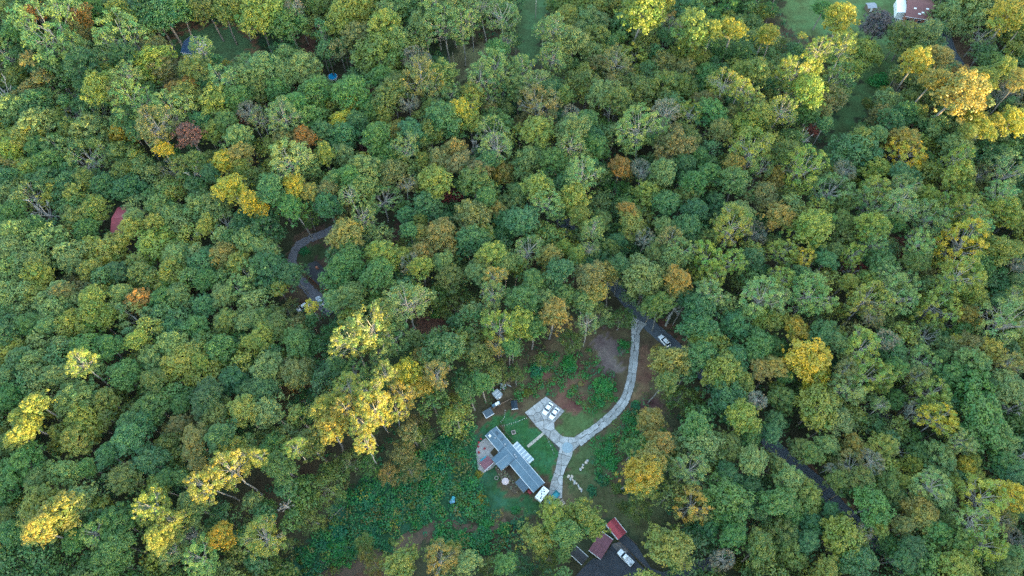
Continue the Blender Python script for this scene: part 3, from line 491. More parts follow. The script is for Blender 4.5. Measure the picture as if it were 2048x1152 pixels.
# the old concrete drive: a joint bed, and on it the cracked slabs one by one
DRIVE = [(1281, 636, 6.5), (1276, 645, 5.6), (1273, 655, 3.9), (1271.3, 665, 2.9), (1270.6, 688, 2.7), (1267.6, 718, 2.7), (1264.7, 742, 2.8), (1260.3, 768, 2.9), (1251.4, 795, 3.0), (1236.6, 817, 3.0), (1213, 840.5, 3.0), (1186.5, 861, 3.0), (1168, 873.5, 3.2), (1155, 884, 3.6)]
drive, axis = ribbon("driveway", DRIVE, 0.02, CRACK, 0.3, wob=0.05)
def slab(parent, pts, z, m, rng, name="concrete_slab"):
    b = MB(); dz = rng.uniform(0.0, 0.03)
    b.poly([(x, y, z+dz) for x, y in pts], 0.12)
    return b.build(name, m, parent)
def drive_slabs():
    rng = np.random.default_rng(11)
    acc = [0.0]
    for i in range(1, len(axis)): acc.append(acc[-1]+(axis[i][0]-axis[i-1][0]).length)
    def at(d):
        x = float(np.interp(d, acc, [a[0].x for a in axis])); y = float(np.interp(d, acc, [a[0].y for a in axis])); wd = float(np.interp(d, acc, [a[1] for a in axis]))
        e = 0.4; x2 = float(np.interp(d+e, acc, [a[0].x for a in axis])); y2 = float(np.interp(d+e, acc, [a[0].y for a in axis]))
        x1 = float(np.interp(d-e, acc, [a[0].x for a in axis])); y1 = float(np.interp(d-e, acc, [a[0].y for a in axis]))
        n = Vector((-(y2-y1), x2-x1, 0)); n.normalize(); return x, y, n, wd
    d = 1.0; prev = None
    while d < acc[-1]-1.0:
        L = rng.uniform(2.6, 4.6); e = min(d+L, acc[-1])
        mid = rng.uniform(-0.25, 0.25); g = 0.06
        for lo, hi in ((-0.5, mid/2-0.024), (mid/2+0.024, 0.5)):
            pts = []
            K = 4
            for k in range(K+1):
                x, y, n, wd = at(d+0.03+(e-d-0.06)*k/K); o = lo*wd+rng.normal()*0.09; pts.append((x+n.x*o, y+n.y*o))
            for k in range(K, -1, -1):
                x, y, n, wd = at(d+0.03+(e-d-0.06)*k/K); o = hi*wd+rng.normal()*0.09; pts.append((x+n.x*o, y+n.y*o))
            slab(drive, pts, 0.045, CONC if rng.random() < 0.6 else CONC2, rng)
        d = e
drive_slabs()
PAD = [(1050, 825), (1077, 804), (1092, 793), (1111, 808), (1129, 822), (1108, 845), (1109, 858), (1125, 873), (1155, 876), (1172, 881), (1146, 902), (1143, 914), (1131, 937), (1125.5, 952), (1124, 996), (1093, 1003), (1103, 961), (1111, 938), (1117.5, 905), (1101, 879), (1074, 854)]
pad = sheet("parking_apron", PAD, 0.02, CRACK, 0.3)
CONVEX = [[(1050, 825), (1077, 804), (1092, 793), (1111, 808), (1129, 822), (1108, 845), (1074, 854)], [(1074, 854), (1108, 845), (1109, 858), (1125, 873), (1120, 896), (1101, 879)],
          [(1125, 873), (1155, 876), (1166, 882), (1146, 902), (1143, 914), (1117.5, 905), (1120, 896)], [(1117.5, 905), (1143, 914), (1131, 937), (1111, 938)], [(1111, 938), (1131, 937), (1125.5, 952), (1124, 996), (1093, 1003), (1103, 961)]]
def apron_slabs():
    """irregular cracked slabs: cells of scattered points cut to the apron's outline"""
    rng = np.random.default_rng(5)
    poly = [P(x, y) for x, y in PAD]
    X = [p.x for p in poly]; Y = [p.y for p in poly]
    seeds = []
    for _ in range(3000):
        if len(seeds) >= 38: break
        q = (rng.uniform(min(X), max(X)), rng.uniform(min(Y), max(Y)))
        if inside(np.array([q[0]]), np.array([q[1]]), list(zip(X, Y)))[0] and all((q[0]-s[0])**2+(q[1]-s[1])**2 > 4.6 for s in seeds): seeds.append(q)
    from mathutils.geometry import intersect_line_line_2d
    def clip(pl, nx_, ny_, c):          # keep nx*x+ny*y <= c
        out = []
        for i in range(len(pl)):
            a, b = pl[i], pl[(i+1) % len(pl)]; da = nx_*a[0]+ny_*a[1]-c; db = nx_*b[0]+ny_*b[1]-c
            if da <= 0: out.append(a)
            if (da < 0) != (db < 0) and da != db:
                t = da/(da-db); out.append((a[0]+(b[0]-a[0])*t, a[1]+(b[1]-a[1])*t))
        return out
    outl_all = [[(p.x, p.y) for p in (P(*q) for q in c)] for c in CONVEX]
    for s, outl in [(s, o) for o in outl_all for s in seeds]:
        cell = outl                      # clip the (concave) outline by half-planes: good enough for small cells
        for o in seeds:
            if o is s: continue
            dx, dy = o[0]-s[0], o[1]-s[1]; l = math.hypot(dx, dy)
            cell = clip(cell, dx/l, dy/l, ((s[0]+o[0])/2*dx+(s[1]+o[1])/2*dy)/l-0.06)
            if len(cell) < 3: break
        cl = []
        for q in cell:
            if not cl or math.hypot(q[0]-cl[-1][0], q[1]-cl[-1][1]) > 0.05: cl.append(q)
        if len(cl) >= 3: slab(pad, cl, 0.045, CONC if rng.random() < 0.5 else CONC2, rng)
apron_slabs()
b = MB(); c = P(1134.8, 895.2, 0.085); bmesh.ops.create_circle(b.bm, cap_ends=True, segments=20, radius=1.75, matrix=Matrix.Translation(c)); b.build("round_slab", mat("grey_concrete", (0.25, 0.32, 0.35), 0.9, 0.3, 2.0), pad)
ribbon("garden_path", [(1055, 893.5, 0.9), (1070, 881, 0.9), (1087, 866.5, 0.9)], 0.03, mat("path_stone", (0.40, 0.36, 0.30), 0.9, 0.3, 3.0), 0.2, sub=2)
sheet("patio", [(971, 876), (991, 893), (980, 905), (996, 924), (985, 936), (962, 948), (955, 935), (952, 900), (958, 886)], 0.04, mat("patio_stone", (0.36, 0.33, 0.31), 0.9, 0.35, 1.5))
sheet("asphalt_lot", [(1149, 1155), (1165, 1136), (1186, 1116), (1202, 1118), (1224, 1089), (1240, 1083), (1258, 1102), (1276, 1126), (1308, 1155), (1330, 1200), (1110, 1200)], 0.03, ASPH2)
sheet("asphalt_lane", [(1249, 1066), (1274, 1091.5), (1289, 1116.5), (1302, 1136), (1324, 1144), (1357, 1136), (1384, 1124), (1425, 1112), (1425, 1140), (1384, 1150), (1331, 1158), (1306, 1149), (1276, 1118), (1236, 1079)], 0.16, ASPH2, 0.4)
sheet("gravel_bed", [(1223, 1088), (1240, 1083), (1262, 1100), (1250, 1108), (1232, 1100)], 0.06, GRAVEL)
# ------------------------------------------------------------------ the forest, tree by tree
TINT = {'v': (.036, .185, .045), 'V': (.024, .140, .056), 'g': (.056, .127, .029), 'G': (.031, .086, .026), 't': (.042, .112, .036), 'l': (.106, .166, .050), 'o': (.082, .120, .024),
        'y': (.136, .174, .030), 'Y': (.255, .220, .028), 'n': (.180, .155, .036), 'b': (.115, .122, .036), 'r': (.200, .128, .030),
        'R': (.190, .058, .042), 'm': (.100, .052, .036), 'p': (.125, .125, .085), 'k': (.052, .050, .064)}
WORD = {'v': 'bright green', 'V': 'deep green', 'g': 'green', 'G': 'dark green', 't': 'blue-green', 'l': 'pale green', 'o': 'olive-green', 'y': 'yellow-green', 'Y': 'golden yellow',
        'n': 'tan-gold', 'b': 'brownish', 'r': 'orange', 'R': 'red', 'm': 'dark russet', 'p': 'greyish', 'k': 'dark purple'}
FORMW = {'O': 'full-crowned tree', 'P': 'open-crowned tree with pale limbs', 'S': 'thin half-bare tree', 'D': 'bare dead tree', 'C': 'dense pine', 'W': 'small soft-crowned tree', 'B': 'low shrub'}
def kind_name(f, c):
    if f == 'B': return 'shrub'
    if f == 'D': return 'dead_tree'
    if f == 'C': return 'pine_tree'
    if f == 'S': return 'thin_tree'
    if c == 'Y': return 'golden_tree'
    if c in 'rR': return 'red_leaved_tree'
    if c in 'nbmpk': return 'russet_tree'
    if f == 'W': return 'small_tree'
    if f == 'P': return 'open_crowned_tree'
    if c in 'gl': return 'green_tree'
    if c in 'Gt': return 'dark_green_tree'
    return 'yellowing_tree'
GROUPW = {'shrub': 'shrubs around the clearing', 'dead_tree': 'bare dead trees in the forest', 'pine_tree': 'pines in the forest', 'thin_tree': 'half-bare trees in the forest',
          'golden_tree': 'golden trees in the forest', 'red_leaved_tree': 'red and orange trees in the forest', 'russet_tree': 'russet trees in the forest', 'small_tree': 'small trees at the forest edge',
          'open_crowned_tree': 'open-crowned trees in the forest', 'green_tree': 'green trees in the forest', 'dark_green_tree': 'dark green trees in the forest', 'yellowing_tree': 'yellowing trees in the forest'}
TREES = []
def read_trees():
    rng = np.random.default_rng(21)
    for (i, j), s in SHEETS.items():
        for e in s.split():
            x, y, r, k = e.split(','); f, c = k[0], k[1]; lit = 'L' in k[2:]
            px, py, rp = i*512+int(x)/4, j*288+int(y)/4, int(r)/4*{'O': 1.30, 'P': 1.32, 'S': 1.2, 'W': 1.25, 'D': 1.35}.get(k[0], 1.0)
            zc = {'O': 17.5, 'P': 20.0, 'S': 18.0, 'D': 14.0, 'C': 13.0, 'W': 8.0, 'B': 0.3}[f] + rng.normal()*(1.8 if f in 'OPS' else 0.6 if f == 'W' else 0.05)
            if f == 'W' and rp < 14: zc -= 2
            r_m = rp*mpp(px, py, zc)
            if f in 'OPS': zc = max(zc, r_m*0.9+4)
            else: zc = max(zc, r_m*0.7) if f == 'W' else zc
            TREES.append(dict(px=px, py=py, rp=rp, f=f, c=c, lit=lit, zc=zc, r=r_m))
read_trees()
# ground, roofs and cars that the photograph shows clear of leaves
CLEAR = [(350, 95), (360, 80), (385, 60), (420, 50), (460, 60), (500, 75), (500, 105), (450, 110), (925, 100), (970, 100), (950, 125), (920, 150), (1045, 40), (1065, 70), (1095, 10), (1045, 110), (1070, 110), (1580, 30), (1600, 55), (1620, 40), (1590, 5), (1700, 10), (1715, 40), (1775, 105), (1725, 190), (1715, 160), (1680, 250), (1730, 165), (1560, 10),(1561, 902), (1575, 912), (1590, 928), (1606, 942), (1622, 958), (1640, 972), (1655, 988), (1670, 1003), (1272, 632), (1290, 645), (1305, 658), (1322, 672), (1340, 688), (1275, 650), (1240, 590),
 (622, 545), (634, 535), (640, 550), (650, 462), (618, 478), (590, 505), (628, 590), (606, 615), (641, 602), (848, 640), (862, 655), (878, 648),
 (380, 85), (378, 98), (400, 60), (440, 70), (480, 80), (440, 55), (470, 100), (228, 428), (238, 438), (910, 130), (935, 115), (955, 105), (930, 145), (1060, 10), (1075, 30), (1055, 60), (1050, 95),
 (1600, 15), (1590, 45), (1720, 20), (1760, 10), (1790, 40), (1770, 130), (1755, 155), (1740, 170), (1700, 215), (1690, 230), (1665, 260), (1652, 290), (1640, 310), (1815, 10), (1840, 15), (1865, 10), (1835, 40), (1815, 30), (1850, 38), (1738, 19),
 (1900, 90), (1905, 110), (1920, 130), (666, 156), (612, 90), (1170, 1105), (1160, 1115), (1200, 1085), (1210, 1075), (1195, 1105), (1235, 1050), (1230, 1065), (1240, 1108), (1250, 1115), (1262, 1128), (1270, 1095), (1285, 1112), (1220, 1120), (1200, 1140),
 (1320, 1142), (1360, 1135), (1395, 1128), (1100, 1000), (1108, 993), (1083, 988), (1078, 998), (1030, 920), (1050, 945), (1070, 970), (1000, 880), (985, 900), (965, 905), (972, 930), (994, 788), (1007, 772), (972, 826), (992, 811), (1028, 812), (1040, 880), (1090, 900),
 (1000, 990), (1050, 1005), (940, 960), (900, 1000), (1215, 720), (1205, 690), (1240, 700), (1290, 720), (1280, 790), (1150, 790), (1120, 770), (1150, 740), (1180, 900), (1200, 1000), (1150, 980), (1320, 1040), (1300, 1060), (1270, 1050), (850, 1050), (820, 1080), (880, 1048), (940, 1057),
 (700, 1140), (780, 1000), (740, 1020), (690, 1090), (800, 960), (850, 930), (900, 880)]
for t in TREES:
    if t['f'] == 'B': continue
    d = min(math.hypot(t['px']-x, t['py']-y) for x, y in CLEAR)
    if d < t['rp']*1.02: t['cut'] = d/t['rp'] < 0.6; t['rp'] = min(t['rp'], d*0.98)
TREES[:] = [t for t in TREES if not t.get('cut')]
RISE = {'O': 0.95, 'P': 1.1, 'S': 0.95, 'D': 1.1, 'C': 1.5, 'W': 0.9, 'B': 0.5}
# how far down the sun reaches: tall trees meet it above the shadow of an added, unseen ridge
CREST_N = np.arange(-520.0, 620.0, 2.0)
def settle_light():
    lit_h = np.full(len(CREST_N), 1e9)
    for t in TREES:
        if not t['lit']: continue
        t['zc'] += 9.0 if t['c'] == 'b' and t['py'] < 400 else 5.0
    for t in TREES:
        t['r'] = t['rp']*mpp(t['px'], t['py'], t['zc']); p = P(t['px'], t['py'], t['zc']); t['s'], t['n'] = sn(p.x, p.y)
        t['top'] = t['zc']+t['r']*RISE[t['f']]
    for t in TREES:
        if t['lit']:
            depth = t['r']*({'Y': 1.5, 'b': 1.4, 'n': 1.2}.get(t['c'], 0.8) if t['py'] < 400 else {'Y': 0.7, 'n': 0.5}.get(t['c'], 0.2 if t['f'] == 'O' else 0.15))
            if t['f'] == 'S': depth *= 0.9
            k = np.abs(CREST_N-t['n']) < t['r']*1.15
            lit_h[k] = np.minimum(lit_h[k], t['top']-depth + (t['s']-SHADE_HILL_S0)*TAN)
    crest = np.where(lit_h < 1e8, lit_h, 95+(150-SHADE_HILL_S0)*TAN)
    ker = np.array([1, 2, 3, 2, 1.])/9; crest = np.convolve(np.pad(crest, 2, mode='edge'), ker, 'valid')
    for t in TREES:
        h = float(np.interp(t['n'], CREST_N, crest)) - (t['s']-SHADE_HILL_S0)*TAN
        t['h'] = h
        hmin = min(float(np.interp(t['n']+q*t['r']*0.8, CREST_N, crest)) for q in (-1, -.5, 0, .5, 1)) - (t['s']-SHADE_HILL_S0)*TAN
        if t['lit']:
            depth = t['r']*({'Y': 1.5, 'b': 1.4, 'n': 1.2}.get(t['c'], 0.8) if t['py'] < 400 else {'Y': 0.7, 'n': 0.5}.get(t['c'], 0.2 if t['f'] == 'O' else 0.15))
            up = h+depth-t['top']
            if up > 0: t['zc'] += min(up, 12)
        elif t['top'] > hmin-1 and t['f'] in 'OPSWDC':
            t['zc'] -= min(t['top']-hmin+1, max(0, t['zc']-t['r']*0.55))
            if t['zc'] < 3: t['zc'] = 3
        t['r'] = t['rp']*mpp(t['px'], t['py'], t['zc'])
    return crest
CREST = settle_light()
def build_shade_hill():  # added out of view to shade the wood, crest notched where tops are sunlit
    ss = SHADE_HILL_S0+np.array([-310, -230, -150, -90, -50, -20, -5, 0, 5, 20, 50, 90, 125.0]); k = np.array([0, .12, .35, .6, .8, .93, .985, 1, .985, .93, .72, .3, 0])
    N = CREST_N; vs = []; nx = len(N)
    lo = np.convolve(np.pad(CREST, 12, mode='edge'), np.ones(25)/25, 'valid')
    for s, kk in zip(ss, k):
        crest = CREST if kk == 1 else np.minimum(lo, CREST) if kk > 0.9 else lo
        for n, c in zip(N, crest):
            vs.append((s*TRAVEL[0]+n*TRAVEL[1], s*TRAVEL[1]-n*TRAVEL[0], c*kk-0.6))
    fs = [(i*nx+j, i*nx+j+1, (i+1)*nx+j+1, (i+1)*nx+j) for i in range(len(ss)-1) for j in range(nx-1)]
    me = bpy.data.meshes.new("shade_hill"); me.from_pydata(vs, [], fs); me.update()
    tag(link_mesh("shade_hill", me, mat("shade_hill_green", (0.06, 0.085, 0.03), 1.0, 0.6, 0.1), smooth=False), kind="structure")
build_shade_hill()

# names for places that one can find in the photograph
MARKS = [("the long grey-roofed house", 1030, 925), ("the two white sedans", 1101, 820), ("the white car on the road", 1328, 682), ("the maroon-roofed house", 1215, 1080),
 ("the white pickup on the asphalt lot", 1250, 1115), ("the top of the concrete drive", 1272, 655), ("the bend of the concrete drive", 1240, 815), ("the metal garden shed", 994, 788),
 ("the dark-roofed house in the woods", 636, 545), ("the barn with the red roof", 235, 440), ("the blue-roofed house", 380, 92), ("the large brown-roofed house", 1836, 20),
 ("the dark purple tree", 1756, 54), ("the open stretch of road", 1625, 960), ("the bare dead tree beside the road", 1345, 615), ("the round brown clearing", 862, 655), ("the small brown meadow", 935, 120),
 ("the grassy strip at the upper edge", 1070, 30), ("the blue garden pool", 666, 156), ("the muddy track", 830, 1078), ("the dark pool of shade at far upper left", 105, 175), ("the curved gravel drive", 600, 490),
 ("the red-topped bush-like maple", 1711, 541), ("the bright orange tree", 1241, 337), ("the lone left-hand orange tree", 282, 604), ("the sunlit golden grove by the house", 700, 830),
 ("the sunlit orange-gold grove", 1915, 180), ("the narrow grassy ravine", 1665, 270), ("the golden tree over the drive", 1344, 726), ("the big golden tree below the drive", 1293, 930),
 ("the twin tall pale-limbed trees", 760, 430), ("the orange oak above the left woods", 374, 186), ("the red maple top in the right woods", 1796, 492), ("the pair of gold trees in the left woods", 480, 325),
 ("the fallen dead trunk", 392, 343), ("the big gold tree in the right woods", 1613, 718), ("the brown tree in the lower right woods", 1708, 828), ("the lower left photograph corner", 0, 1152),
 ("the lower right photograph corner", 2048, 1152), ("the upper left photograph corner", 0, 0), ("the middle of the left edge", 0, 620), ("the middle of the right edge", 2048, 620), ("the gold-brown tree by the road", 1848, 1025),
 ("the red bush-like tree in the middle woods", 904, 398), ("the bright yellow-green tree", 1079, 378), ("the dark willow-like tree", 207, 979)]
ORD = ['nearest', 'second', 'third', 'fourth', 'fifth', 'sixth', 'seventh', 'eighth', 'ninth', 'tenth', 'eleventh', 'twelfth']
def side(dx, dy):
    a = math.degrees(math.atan2(-dy, dx)) % 360
    return ['right of', 'above and right of', 'above', 'above and left of', 'left of', 'below and left of', 'below', 'below and right of'][int((a+22.5)//45) % 8]
def write_labels():
    rs = sorted(t['rp'] for t in TREES if t['f'] in 'OPS'); big, small = rs[int(len(rs)*.72)], rs[int(len(rs)*.25)]
    groups = {}
    for t in TREES:
        dx, dy, mk = min(((t['px']-mx, t['py']-my, m) for m, mx, my in MARKS), key=lambda q: math.hypot(q[0], q[1]))
        if math.hypot(dx, dy) < 12: where = 'at'
        else: where = side(dx, dy)
        size = ('big ' if t['rp'] > big else 'smallish ' if t['rp'] < small else '') if t['f'] in 'OPS' else ''
        what = size+('' if t['f'] == 'D' else WORD[t['c']]+' ')+FORMW[t['f']]
        if t['lit']: what = 'sunlit '+what.replace('full-crowned ', '')
        t['what'], t['where'], t['mark'] = what, where, mk
        groups.setdefault((what, where, mk), []).append((math.hypot(dx, dy), t))
    for (what, where, mk), g in groups.items():
        g.sort(key=lambda q: q[0])
        for i, (d, t) in enumerate(g):
            pre = '' if len(g) == 1 else ORD[min(i, 11)]+' '
            w_ = what.replace(' with pale limbs', '') if len((pre+what+' '+where+' '+mk).split()) > 16 else what
            if len((pre+w_+' '+where+' '+mk).split()) > 16: w_ = w_.replace('full-crowned ', '').replace('thin half-bare', 'thin')
            wh = where
            if len((pre+w_+' '+wh+' '+mk).split()) > 16: wh = {'above and right of': 'upper right of', 'above and left of': 'upper left of', 'below and right of': 'lower right of', 'below and left of': 'lower left of'}.get(wh, wh)
            if len((pre+w_+' '+wh+' '+mk).split()) > 16: w_ = w_.replace('smallish ', 'small ').replace('open-crowned ', 'open ').replace(' tree', '') + (' tree' if 'tree' in w_ else '')
            if len((pre+w_+' '+wh+' '+mk).split()) > 16: mk = mk.replace('the ', '', 1)
            t['label'] = f"{pre}{w_} {wh} {mk}"
write_labels()

SPECIAL = {}
def plant(t, rng, big=True):
    f = t['f']; v = FORMS[f][int(rng.integers(len(FORMS[f])))]
    p = P(t['px'], t['py'], t['zc']); r = t['r']
    kn = kind_name(f, t['c'])
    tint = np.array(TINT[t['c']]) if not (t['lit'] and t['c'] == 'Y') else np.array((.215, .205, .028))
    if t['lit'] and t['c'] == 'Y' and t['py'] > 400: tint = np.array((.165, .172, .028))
    if t['lit'] and t['c'] in 'lg': tint = np.array((.135, .165, .034))  # sunlit green crowns: warm sunlight put into the leaf tint
    if t['lit'] and t['c'] == 'b': tint = np.array((.190, .155, .040))  # sunlit brownish crowns: the sun's warmth and brightness put into the tint
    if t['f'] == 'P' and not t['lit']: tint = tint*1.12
    base = tint*rng.uniform(0.85, 1.15)*np.array([rng.uniform(0.92, 1.08), 1.0, rng.uniform(0.9, 1.1)])
    cat = 'shrub' if f == 'B' else 'tree'
    rz = rng.uniform(0, 6.28); sq = rng.uniform(0.9, 1.15); ax = rng.uniform(0.86, 1.17)
    if f == 'B':
        o = bpy.data.objects.new(kn, v[0]); COL.objects.link(o); o.location = (p.x, p.y, -0.1); o.rotation_euler = (0, 0, rz); o.scale = (r, r, r*0.9)
        o.color = (*base, 1); tag(o, t['label'], cat, GROUPW[kn]); return
    root = empty(kn, (p.x, p.y, 0), rz, t['label'], cat, GROUPW[kn])
    tilt = (rng.normal()*0.05, rng.normal()*0.05, 0)
    if v[1] is not None:
        o = bpy.data.objects.new("trunk", v[1]); COL.objects.link(o); o.parent = root; o.location = (0, 0, t['zc']); o.scale = (r*ax, r/ax, r*sq); o.rotation_euler = tilt
    if v[0] is not None:
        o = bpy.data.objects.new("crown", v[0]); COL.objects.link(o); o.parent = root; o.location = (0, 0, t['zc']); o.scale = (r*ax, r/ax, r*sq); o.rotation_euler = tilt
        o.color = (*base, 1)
def plant_all():
    rng = np.random.default_rng(77)
    for t in TREES: plant(t, rng)
plant_all()

# open ground, where no further tree stands
OPEN = [z[0] for z in ZONES[:1]] + [
 [(1195, 530), (1250, 570), (1400, 720), (1340, 740), (1200, 600)], [(1535, 870), (1575, 880), (1715, 1020), (1680, 1040), (1540, 910)], [(1130, 1090), (1200, 1050), (1260, 1040), (1320, 1110), (1430, 1100), (1440, 1160), (1120, 1160)],
 [(570, 470), (670, 435), (690, 470), (660, 520), (670, 600), (620, 630), (570, 590)], [(330, 98), (372, 46), (500, 46), (528, 112), (470, 136), (370, 132)],
 [(886, 142), (925, 90), (985, 92), (966, 142), (925, 166)], [(1030, 140), (1036, -60), (1118, -60), (1085, 50), (1078, 130)],
 [(1575, -80), (1900, -80), (1820, 60), (1795, 130), (1745, 200), (1668, 330), (1630, 330), (1690, 200), (1716, 60), (1610, 80), (1560, 40)],
 [(200, 405), (280, 400), (290, 480), (220, 480)], [(825, 640), (850, 625), (890, 640), (900, 662), (860, 680), (830, 670)], [(765, 470), (805, 430), (815, 480), (800, 520), (775, 515)],
 [(600, 60), (628, 60), (640, 150), (680, 160), (760, 170), (770, 215), (745, 215), (690, 170), (612, 140)], [(1880, 60), (1960, 60), (1960, 160), (1890, 130)],
 [(640, 1170), (724, 1095), (850, 1040), (985, 1045), (1010, 1030), (1130, 1000), (1130, 1170)], [(520, 1160), (700, 975), (960, 850), (1000, 1040), (640, 1170)]]
def in_open(px, py):
    a, b = np.array([px]), np.array([py])
    return any(inside(a, b, q)[0] for q in OPEN)
def far_wood():
    """the crowns between and beyond those told apart, joined into one mass"""
    rng = np.random.default_rng(9)
    cs = [(P(t['px'], t['py'], t['zc']), t['r'], t) for t in TREES if t['f'] not in 'B']
    cx = np.array([c[0].x for c in cs]); cy = np.array([c[0].y for c in cs]); cr = np.array([c[1] for c in cs])
    parts, tones, segs = [], [], []
    base = []
    for i in range(3):
        r2 = np.random.default_rng(800+i)
        pts = unit(r2.normal(size=(60, 3))); pts[:, 2] = np.abs(pts[:, 2])*1.0-0.15; pts = pts*r2.uniform(0.55, 0.95, (60, 1))
        base.append((pts, r2.uniform(0.17, 0.28, 60)))
    for gx in np.arange(-330, 331, 5.4):
        for gy in np.arange(-30, 400, 5.4):
            x, y = gx+rng.normal()*2, gy+rng.normal()*2
            z = rng.uniform(8, 16)
            px, py = pix(x, y, z); g0 = pix(x, y, 0)
            outside = px < -20 or px > 2068 or py < -20 or py > 1172
            if px < -330 or px > 2380 or py < -220 or py > 1420: continue
            if in_open(px, py) or in_open(*g0): continue
            d = np.hypot(cx-x, cy-y); k = int(np.argmin(d-cr*0.75))
            if d[k] < cr[k]*0.7+0.6: continue
            if min((px-qx)**2+(py-qy)**2 for qx, qy in CLEAR) < 28**2: continue
            if outside: z += 3; r = rng.uniform(4.5, 7)
            else: r = min(max(d[k]-cr[k]*0.7+2.4, 3.0), 6.0)
            s, n = sn(x, y); h = float(np.interp(n, CREST_N, CREST))-(s-SHADE_HILL_S0)*TAN
            if z+r > h-1: z = max(3, h-1-r)
            c, rr = base[int(rng.integers(3))]
            a = rng.uniform(0, 6.28); R_ = np.array([[math.cos(a), -math.sin(a), 0], [math.sin(a), math.cos(a), 0], [0, 0, 1]])
            cc = (c@R_.T)*r+np.array([x, y, z])
            q = leaf_quads(rng, cc, rr*r, 14, 0.62, flat=0.8); parts.append(q)
            src = cs[int(np.argmin(d))][2]['c']; 
            if src in 'YrRkmnp' or rng.random() < 0.35: src = 'goltty'[int(rng.integers(6))]
            tones.append(np.tile(np.array([*(np.array(TINT[src])*rng.uniform(0.85, 1.15)), 1.0]), (len(q[1]), 1)))
            segs.append(((x, y, -0.5), (x, y, z), 0.3, 0.15))
    o = link_mesh("far_wood", quads_mesh("far_wood", parts, LEAFM, np.concatenate(tones)), None)
    tag(o, kind="stuff")
    tag(link_mesh("far_trunks", tubes_mesh("far_trunks", segs, BARK, 4), None), kind="stuff")
far_wood()
def undergrowth():
    """bushes and saplings on the forest floor, too many and too hidden to tell apart"""
    rng = np.random.default_rng(19)
    C, R, T = [], [], []
    n = 26000
    X = rng.uniform(-300, 300, n); Y = rng.uniform(-20, 390, n)
    hard = [[(p.x, p.y) for p in (P(*q) for q in poly)] for poly in OPEN[1:14]+[PAD]+[ZONES[i][0] for i in (0, 1, 2, 3, 4, 5)]]
    keep = np.ones(n, bool)
    for poly in hard: keep &= ~inside(X, Y, poly)
    thick = inside(X, Y, [(p.x, p.y) for p in (P(*q) for q in OPEN[14])])
    X, Y = X[keep], Y[keep]
    dens = 0.5+0.5*np.sin(X*0.06+2*np.sin(Y*0.04))*np.sin(Y*0.07)
    k = rng.random(len(X)) < 0.45+0.5*dens; X, Y = X[k], Y[k]
    r = rng.uniform(0.6, 1.9, len(X)); Z = rng.uniform(0.1, 2.2, len(X))
    cen = np.stack([X, Y, Z], -1)
    a = leaf_quads(rng, cen, r, 16, 0.62, flat=0.7, zmin=-0.2)
    names = np.array([TINT[c] for c in 'GVgtGVob']); ton = names[rng.integers(0, 8, len(X))]*rng.uniform(0.7, 1.15, (len(X), 1))
    tone = np.concatenate([np.repeat(ton, 16, 0), np.ones((len(X)*16, 1))], 1)
    tag(link_mesh("undergrowth", quads_mesh("undergrowth", [a], LEAFM, tone), None), kind="stuff")
    # the creeper-covered slope below the house, and the weeds round the yard
    def patch(name, polys, n, rr, per, size, cols, dim, seed, avoid=()):
        g = np.random.default_rng(seed); cen, rad, tn = [], [], []
        for poly in polys:
            w = [P(*q) for q in poly]; xs = [p.x for p in w]; ys = [p.y for p in w]
            m = int(n*(max(xs)-min(xs))*(max(ys)-min(ys)))
            x = g.uniform(min(xs), max(xs), m); y = g.uniform(min(ys), max(ys), m); ok = inside(x, y, [(p.x, p.y) for p in w])
            for av in avoid: ok &= ~inside(x, y, [(p.x, p.y) for p in (P(*q) for q in av)])
            x, y = x[ok], y[ok]; q = g.uniform(*rr, len(x)); cen.append(np.stack([x, y, q*0.5], -1)); rad.append(q)
            tn.append(np.array([TINT[c] for c in cols])[g.integers(0, len(cols), len(x))]*g.uniform(*dim, (len(x), 1)))
        cen, rad, tn = np.concatenate(cen), np.concatenate(rad), np.concatenate(tn)
        a = leaf_quads(g, cen, rad, per, size, flat=0.6, zmin=-0.1)
        tone = np.concatenate([np.repeat(tn, per, 0), np.ones((len(cen)*per, 1))], 1)
        tag(link_mesh(name, quads_mesh(name, [a], LEAFM, tone), None), kind="stuff")
    TRACK = [(636, 1175), (690, 1128), (724, 1108), (770, 1094), (812, 1072), (835, 1060), (850, 1050), (882, 1043), (912, 1044), (950, 1054), (1012, 1030), (1018, 1040), (985, 1066), (950, 1070), (882, 1058), (850, 1072), (812, 1098), (770, 1116), (724, 1142), (690, 1175)]
    YARD = [(950, 855), (985, 840), (1010, 815), (1060, 815), (1130, 900), (1130, 1010), (1060, 1032), (1000, 1028), (975, 985), (965, 955), (945, 930)]
    patch("creepers", [[(700, 975), (790, 940), (880, 885), (935, 845), (960, 860), (945, 930), (965, 985), (1000, 1035), (905, 1042), (850, 1056), (640, 1165), (520, 1165), (650, 1050)],
                       [(860, 1070), (920, 1058), (985, 1066), (1030, 1040), (1040, 1075), (1000, 1110), (930, 1100), (870, 1090)]], 0.40, (0.8, 2.4), 34, 0.55, 'VVVvVvvgoyb', (0.8, 1.2), 31, [TRACK, YARD])
    patch("weeds", [[(1040, 735), (1090, 705), (1180, 700), (1200, 730), (1240, 760), (1235, 800), (1180, 830), (1130, 800), (1100, 790), (1030, 800)], [(1230, 690), (1258, 680), (1255, 720), (1240, 720)], [(1225, 850), (1290, 790), (1300, 850), (1260, 880)],
                    [(1180, 880), (1250, 850), (1240, 960), (1190, 960)]], 0.34, (0.6, 1.9), 28, 0.48, 'vvvVvgovb', (0.8, 1.2), 33)
